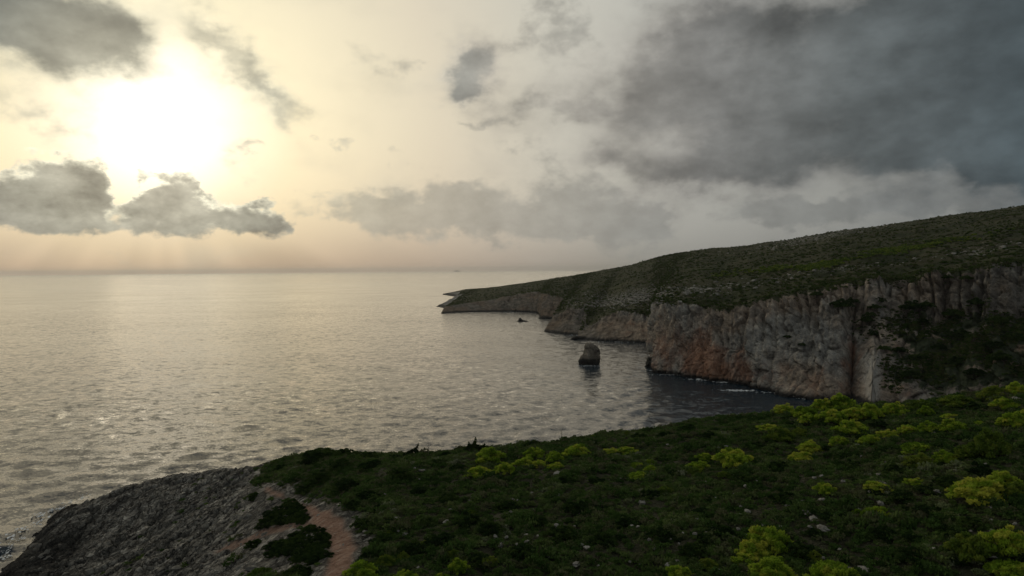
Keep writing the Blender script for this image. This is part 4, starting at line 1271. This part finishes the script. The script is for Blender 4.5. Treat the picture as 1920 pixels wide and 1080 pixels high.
# ------------------------------------------------------------------ rocks standing in the sea
M_STACK = mat_rock('sea_stack_limestone', (.85, .76, .66), wet_z=2.6, sc=.6)
M_DARKROCK = mat_rock('wave_washed_rock', (.30, .29, .27), wet_z=1.2, sc=.6)


def stack_mesh(name, prof, depth, mat, seed, amp):
    """prof: (z, left, right) outline in metres"""
    pr = np.array(prof, float); nz, na = 90, 120
    z = np.linspace(pr[0, 0], pr[-1, 0], nz); L = np.interp(z, pr[:, 0], pr[:, 1]); Rr = np.interp(z, pr[:, 0], pr[:, 2])
    th = np.linspace(0, 2 * math.pi, na, endpoint=False)
    w = (Rr - L) / 2; c = (Rr + L) / 2
    ce = np.sign(np.cos(th)) * np.abs(np.cos(th)) ** .8; se = np.sign(np.sin(th)) * np.abs(np.sin(th)) ** .8
    dk = depth * np.clip(w / w.max(), 0, 1) ** .7
    X = c[:, None] + w[:, None] * ce; Y = dk[:, None] * .5 * se; Z = np.repeat(z[:, None], na, 1)
    P = np.stack([X, Y, Z], -1).reshape(-1, 3)
    ctr = np.stack([np.repeat(c[:, None], na, 1), 0 * X, Z], -1).reshape(-1, 3)
    d = P - ctr; d[:, 2] += .15; d /= np.linalg.norm(d, axis=1, keepdims=True) + 1e-6
    f1, f2, cid = worley(P * np.array([.5, .5, .35]) * (4 / max(depth, 2.0)) ** .4 + seed)
    k = amp * (.9 * fbm(P * .22 + seed, 4) + .5 * _grad[cid, 0] - .5 * (1 - sstep(f2 - f1, 0, .15)) + .35 * fbm(P * 1.1 + seed, 4, .6, ridged=True))
    P += d * k[:, None]
    q = []
    for i in range(nz - 1):
        a = np.arange(na); b = (a + 1) % na
        q.append(np.stack([i * na + a, i * na + b, (i + 1) * na + b, (i + 1) * na + a], 1))
    top = len(P); P = np.concatenate([P, [[c[-1], 0, z[-1] + amp * .2]]])
    cap = np.stack([np.full(na, top), (nz - 1) * na + np.arange(na), (nz - 1) * na + (np.arange(na) + 1) % na, np.full(na, top)], 1)
    me = bpy.data.meshes.new(name)
    fs = [tuple(r) for r in np.concatenate(q)] + [(r[1], r[2], r[0]) for r in cap]
    me.from_pydata([tuple(v) for v in P], [], fs); me.materials.append(mat)
    me.polygons.foreach_set('use_smooth', np.ones(len(me.polygons), bool)); me.update()
    return me


def sea_rock(name, px, py, prof, depth, mat, seed, amp, label, cat='sea rock'):
    p = at_z(px, py, 0); link(name, stack_mesh(name, prof, depth, mat, seed, amp), label, cat, loc=(p[0], p[1] + depth * .3, 0))


sea_rock('sea_stack', 1105, 684, [(-3, -5.6, 5.6), (0, -5.2, 5.2), (2.2, -4.9, 5.4), (4, -3.9, 5.4), (5.5, -2.6, 5.2), (8, -2.1, 4.9), (9.6, -2.0, 4.0), (10.6, -1.7, 2.6), (11.4, -1.2, .8)], 8, M_STACK, 3, 1.0,
         "tooth shaped limestone sea stack standing alone in the bay, dark at its waterline")
sea_rock('sea_rock', 980, 603, [(-2, -6, 7), (0, -5.5, 6), (.7, -4.6, 4.5), (1.4, -4.0, 0), (2.6, -3.6, -1.2), (3.8, -2.9, -1.9), (4.3, -2.6, -2.2)], 5, M_DARKROCK, 5, .5,
         "small dark pointed rock with a low tail in the water below the far point")
sea_rock('sea_rock', 1029, 597.5, [(-2, -12, 12), (0, -11, 10), (1.2, -9, 4), (2.4, -7, -2), (3.2, -6, -4)], 8, M_DARKROCK, 8, .7,
         "low dark rock at the foot of the second far headland")
sea_rock('sea_rock', 1084, 637, [(-2, -5.5, 9), (0, -5, 8), (1.4, -4.6, 7.5), (2.4, -3.5, 5)], 6, M_DARKROCK, 9, .6,
         "low dark ledge sticking into the water left of the round grey bluff")
sea_rock('sea_rock', 1217, 689, [(-2, -2.2, 3.2), (0, -2, 3), (2, -1.6, 3), (4, -.9, 2.6), (5, -.2, 2)], 4, M_DARKROCK, 12, .5,
         "dark rock at the left corner of the main cliff foot")

# faint island on the horizon
p = at_z(857, 508.2, 0.0); k = 29000 / p[1]
link('island', stack_mesh('island', [(-20, -150, 150), (0, -140, 130), (25, -95, 90), (40, -50, 55), (52, -15, 22), (57, -4, 6)], 160, M_KARST, 15, 6), "faint distant island on the horizon", 'island', loc=(p[0] * k, 29000, 0))

# ------------------------------------------------------------------ surf
def foam():
    m, nt, b = new_mat('sea_foam'); b.inputs['Base Color'].default_value = (.78, .80, .80, 1); b.inputs['Roughness'].default_value = .9
    rng = np.random.default_rng(6)
    V_, F_ = [], []
    def patch(c, dirx, n, lx, ly, s0):
        a = np.array(dirx, float); a /= np.linalg.norm(a); bq = np.array([-a[1], a[0]])
        for _ in range(n):
            u, v = rng.normal() * lx * .45, rng.normal() * ly * .45
            s = s0 * (.3 + rng.random() ** 2); o = np.array(c[:2]) + a * u + bq * v
            k = rng.integers(5, 8); ang = np.sort(rng.random(k) * 6.28)
            b0 = len(V_)
            z = .10 + .25 * rng.random()
            for x in ang:
                r = s * (.5 + .7 * rng.random()); q = o + a * r * 2.2 * math.cos(x) + bq * r * math.sin(x); V_.append((q[0], q[1], z + .1 * rng.random()))
            V_.append((o[0], o[1], z + .12)); F_.extend([(b0 + i, b0 + (i + 1) % k, b0 + k) for i in range(k)])
    for px, py, lx, ly, n, s in ((1385, 733.5, 7, 1.2, 70, .5), (1372, 733, 5, .8, 30, .4), (1310, 712.5, 7, 1.0, 50, .4), (1355, 718, 4, .8, 25, .35), (1632, 765, 7, 2.0, 110, .6), (1610, 762, 3, 1, 30, .4), (1490, 744, 4, .8, 20, .35),
                                 (1180, 642, 22, .9, 50, .4), (1080, 629, 12, .8, 30, .4), (1106, 687, 7, .9, 60, .28), (1255, 704, 8, .8, 30, .3), (1450, 737, 9, .8, 30, .3), (1530, 750, 8, .8, 30, .35), (1225, 696, 3, .8, 20, .3), (960, 585.5, 14, 1, 25, .5)):
        patch(at_z(px, py), (1, -.15), int(n * 1.3), lx, ly * 1.9, s * .85)
    shore = [(0, 1066), (14, 1052), (36, 1030), (60, 1008), (66, 995), (80, 982), (100, 968), (125, 955), (160, 940)]
    for (a, b_) in zip(shore[:-1], shore[1:]):
        A, B = at_z(*a), at_z(*b_)
        L = np.linalg.norm(B - A)
        for i in range(int(L / 1.3) + 1):
            f = rng.random(); c = A * (1 - f) + B * f
            patch((c[0] - 1.2 - abs(rng.normal()) * 1.6, c[1] + 1 + abs(rng.normal()) * 1.4), (B - A)[:2], 7, 1.6, .9, .28)
    me = bpy.data.meshes.new('sea_foam'); me.from_pydata(V_, [], F_); me.materials.append(m); me.update()
    link('sea_foam', me, kind='stuff')['label'] = 'white surf along the foot of the rocks'


foam()

# ------------------------------------------------------------------ plants of the far headland
def far_plants():
    C, G, Tc, foot_px, stony, bloom, veg, nh = FAR
    rng = np.random.default_rng(14)
    # low scrub on the hillside: picked so that it is spread evenly over the view
    W = G[:nh].reshape(-1, 3); wgt = np.ones(len(W))
    gx = 960 + FPX * W[:, 0] / W[:, 1]
    st = stony[:nh].ravel(); bl = bloom[:nh].ravel()
    row = np.repeat(np.arange(nh), G.shape[1])
    pr = np.where((row > 6) & (gx > 820) & (gx < 2050) & (W[:, 2] > 6) & (W[:, 1] < 1400), 1.0, 0) * (1.0 - .55 * np.clip(st, 0, 1))
    pr *= .35 + .65 * sstep(fbm(W * .03, 3), -.3, .2)
    ids = rng.choice(len(W), 34000, replace=False, p=pr / pr.sum())
    pts = W[ids] + rng.normal(size=(len(ids), 3)) * np.array([1.2, 1.2, 0])
    s = (.5 + 1.0 * rng.random(len(ids)) ** 2.5)
    M_HILLSCRUB = mat_scrub('hill_scrub_leaves', (.72, .69, .66))
    green = clump_collection('hill_clumps', M_HILLSCRUB, 5, 46, .42, 700, 6, (.4, .7))
    scatter_object('hill_scrub', pts, np.stack([s, s, s * (.6 + .4 * rng.random(len(s)))], 1), rng.random(len(s)) * 6.28, rng.integers(0, 5, len(s)), green, 'low dark scrub covering the far hillside')
    pb = np.where((gx > 1200) & (gx < 2000) & (W[:, 2] > 20), np.clip(bl - .18, 0, 1) ** 1.5, 0)
    ids = rng.choice(len(W), 650, replace=False, p=pb / pb.sum()); s = .9 + 1.1 * rng.random(len(ids))
    yel = clump_collection('hill_bloom_clumps', M_OLIVE, 4, 60, .36, 720, 7, (.5, .8))
    scatter_object('hill_bushes', W[ids] + np.array([0, 0, .1]), np.stack([s, s, s * .8], 1), rng.random(len(s)) * 6.28, rng.integers(0, 4, len(s)), yel, 'bands of yellow green bushes far up the hillside')
    # pale stones on the hillside
    ps = np.where((gx > 1000) & (gx < 2000) & (W[:, 1] < 1000), np.clip(st - .2, 0, 1) ** 2, 0)
    ids = rng.choice(len(W), 2400, replace=False, p=ps / ps.sum()); s = .4 + 1.2 * rng.random(len(ids)) ** 3
    rc = bpy.data.collections.new('hill_stones')
    mh = mat_rock('hill_stone', (1.15, 1.13, 1.08), sc=.8)
    for i in range(5):
        me = rock_mesh(140 + i, mh, 2, .7, .7); rc.objects.link(bpy.data.objects.new('stone', me))
    scatter_object('hill_stones', W[ids], np.stack([s * 1.3, s, s * .9], 1), rng.random(len(s)) * 6.28, rng.integers(0, 5, len(s)), rc, 'grey stones strewn over the far hillside')
    # scrub clinging to the leaning parts of the cliff
    Cw = C.reshape(-1, 3); v = np.clip(veg.ravel() if veg.shape == C.shape[:2] else np.broadcast_to(veg, C.shape[:2]).ravel(), 0, 1)
    cx = 960 + FPX * Cw[:, 0] / Cw[:, 1]
    nz = np.gradient(C, axis=0); nu = np.gradient(C, axis=1); nn = np.cross(nu, nz); nn /= np.linalg.norm(nn, axis=2, keepdims=True) + 1e-9
    upf = np.abs(nn[..., 2]).ravel()
    pr = np.where((Cw[:, 2] > 4) & (cx > 1000) & (cx < 2050), v ** 1.5 * (.15 + upf) * sstep(fbm(Cw * .06, 3), -.15, .3), 0)
    ids = rng.choice(len(Cw), 5200, replace=False, p=pr / pr.sum()); s = .45 + .7 * rng.random(len(ids)) ** 2
    scatter_object('cliff_scrub', Cw[ids], np.stack([s, s, s * .8], 1), rng.random(len(s)) * 6.28, rng.integers(0, 5, len(s)), green, 'low dark scrub clinging to the leaning parts of the cliff')
    # single dark shrubs one can tell apart on the cliff (photo pixels)
    for px, py, w in ((1531, 551, 26), (1575, 562, 44), (1600, 556, 26), (1632, 600, 30), (1628, 580, 24), (1640, 615, 22), (1650, 570, 26), (1660, 560, 22), (1715, 566, 46), (1745, 572, 30), (1735, 600, 24), (1780, 580, 40), (1695, 650, 34), (1720, 660, 30),
                      (1665, 645, 26), (1710, 690, 40), (1760, 640, 30), (1800, 620, 40), (1805, 512, 24), (1772, 514, 20), (1470, 622, 16), (1500, 636, 14), (1850, 640, 40), (1880, 660, 44), (1840, 690, 40), (1790, 668, 36), (1820, 560, 34), (1870, 590, 40), (1905, 620, 40)):
        d = ray(px, py); cam0 = np.array([0, 0, CAM_H]); rel = Cw - cam0; along = rel @ d
        dist = np.linalg.norm(rel - along[:, None] * d, axis=1); ok = np.nonzero(dist < 2.5)[0]
        k = ok[np.argmin(along[ok])] if len(ok) else int(np.argmin(dist))
        p = Cw[k]; r_ = .5 * w * p[1] / FPX
        lab = "dark evergreen shrub rooted on the rim or a ledge of the far limestone cliff" if px < 1700 else "dark evergreen shrub in the shaded scrubby right end of the cliff"
        shrub('cliff_shrub', 'dark', p - np.array([0, .3, r_ * .3]), r_, 1.0, lab, 'shrub', 'shrubs on the cliff ledges' if px < 1700 else 'shrubs on the shaded end of the cliff')


far_plants()

# ------------------------------------------------------------------ sea air
def haze():
    m = bpy.data.materials.new('haze'); m.use_nodes = True; nt = m.node_tree; nt.nodes.clear()
    o = nt.nodes.new('ShaderNodeOutputMaterial'); v = nt.nodes.new('ShaderNodeVolumePrincipled')
    v.inputs['Density'].default_value = HAZE_DENSITY; v.inputs['Color'].default_value = (.95, .95, .95, 1); v.inputs['Anisotropy'].default_value = .55
    nt.links.new(v.outputs[0], o.inputs['Volume'])
    s, z0, z1 = 31000, -20, 150
    c = [(x, y, z) for z in (z0, z1) for x, y in ((-s, -s), (s, -s), (s, s), (-s, s))]
    me = bpy.data.meshes.new('haze'); me.from_pydata(c, [], [(3, 2, 1, 0), (4, 5, 6, 7), (0, 1, 5, 4), (1, 2, 6, 5), (2, 3, 7, 6), (3, 0, 4, 7)]); me.materials.append(m); me.update()
    link('haze', me, kind='stuff')


HAZE_DENSITY = .000036
haze()
print('script', round(time.time() - T0, 1), 's; tris', sum(len(o.data.loop_triangles) if o.data.loop_triangles else sum(1 for _ in range(0)) for o in col.objects if o.type == 'MESH'))
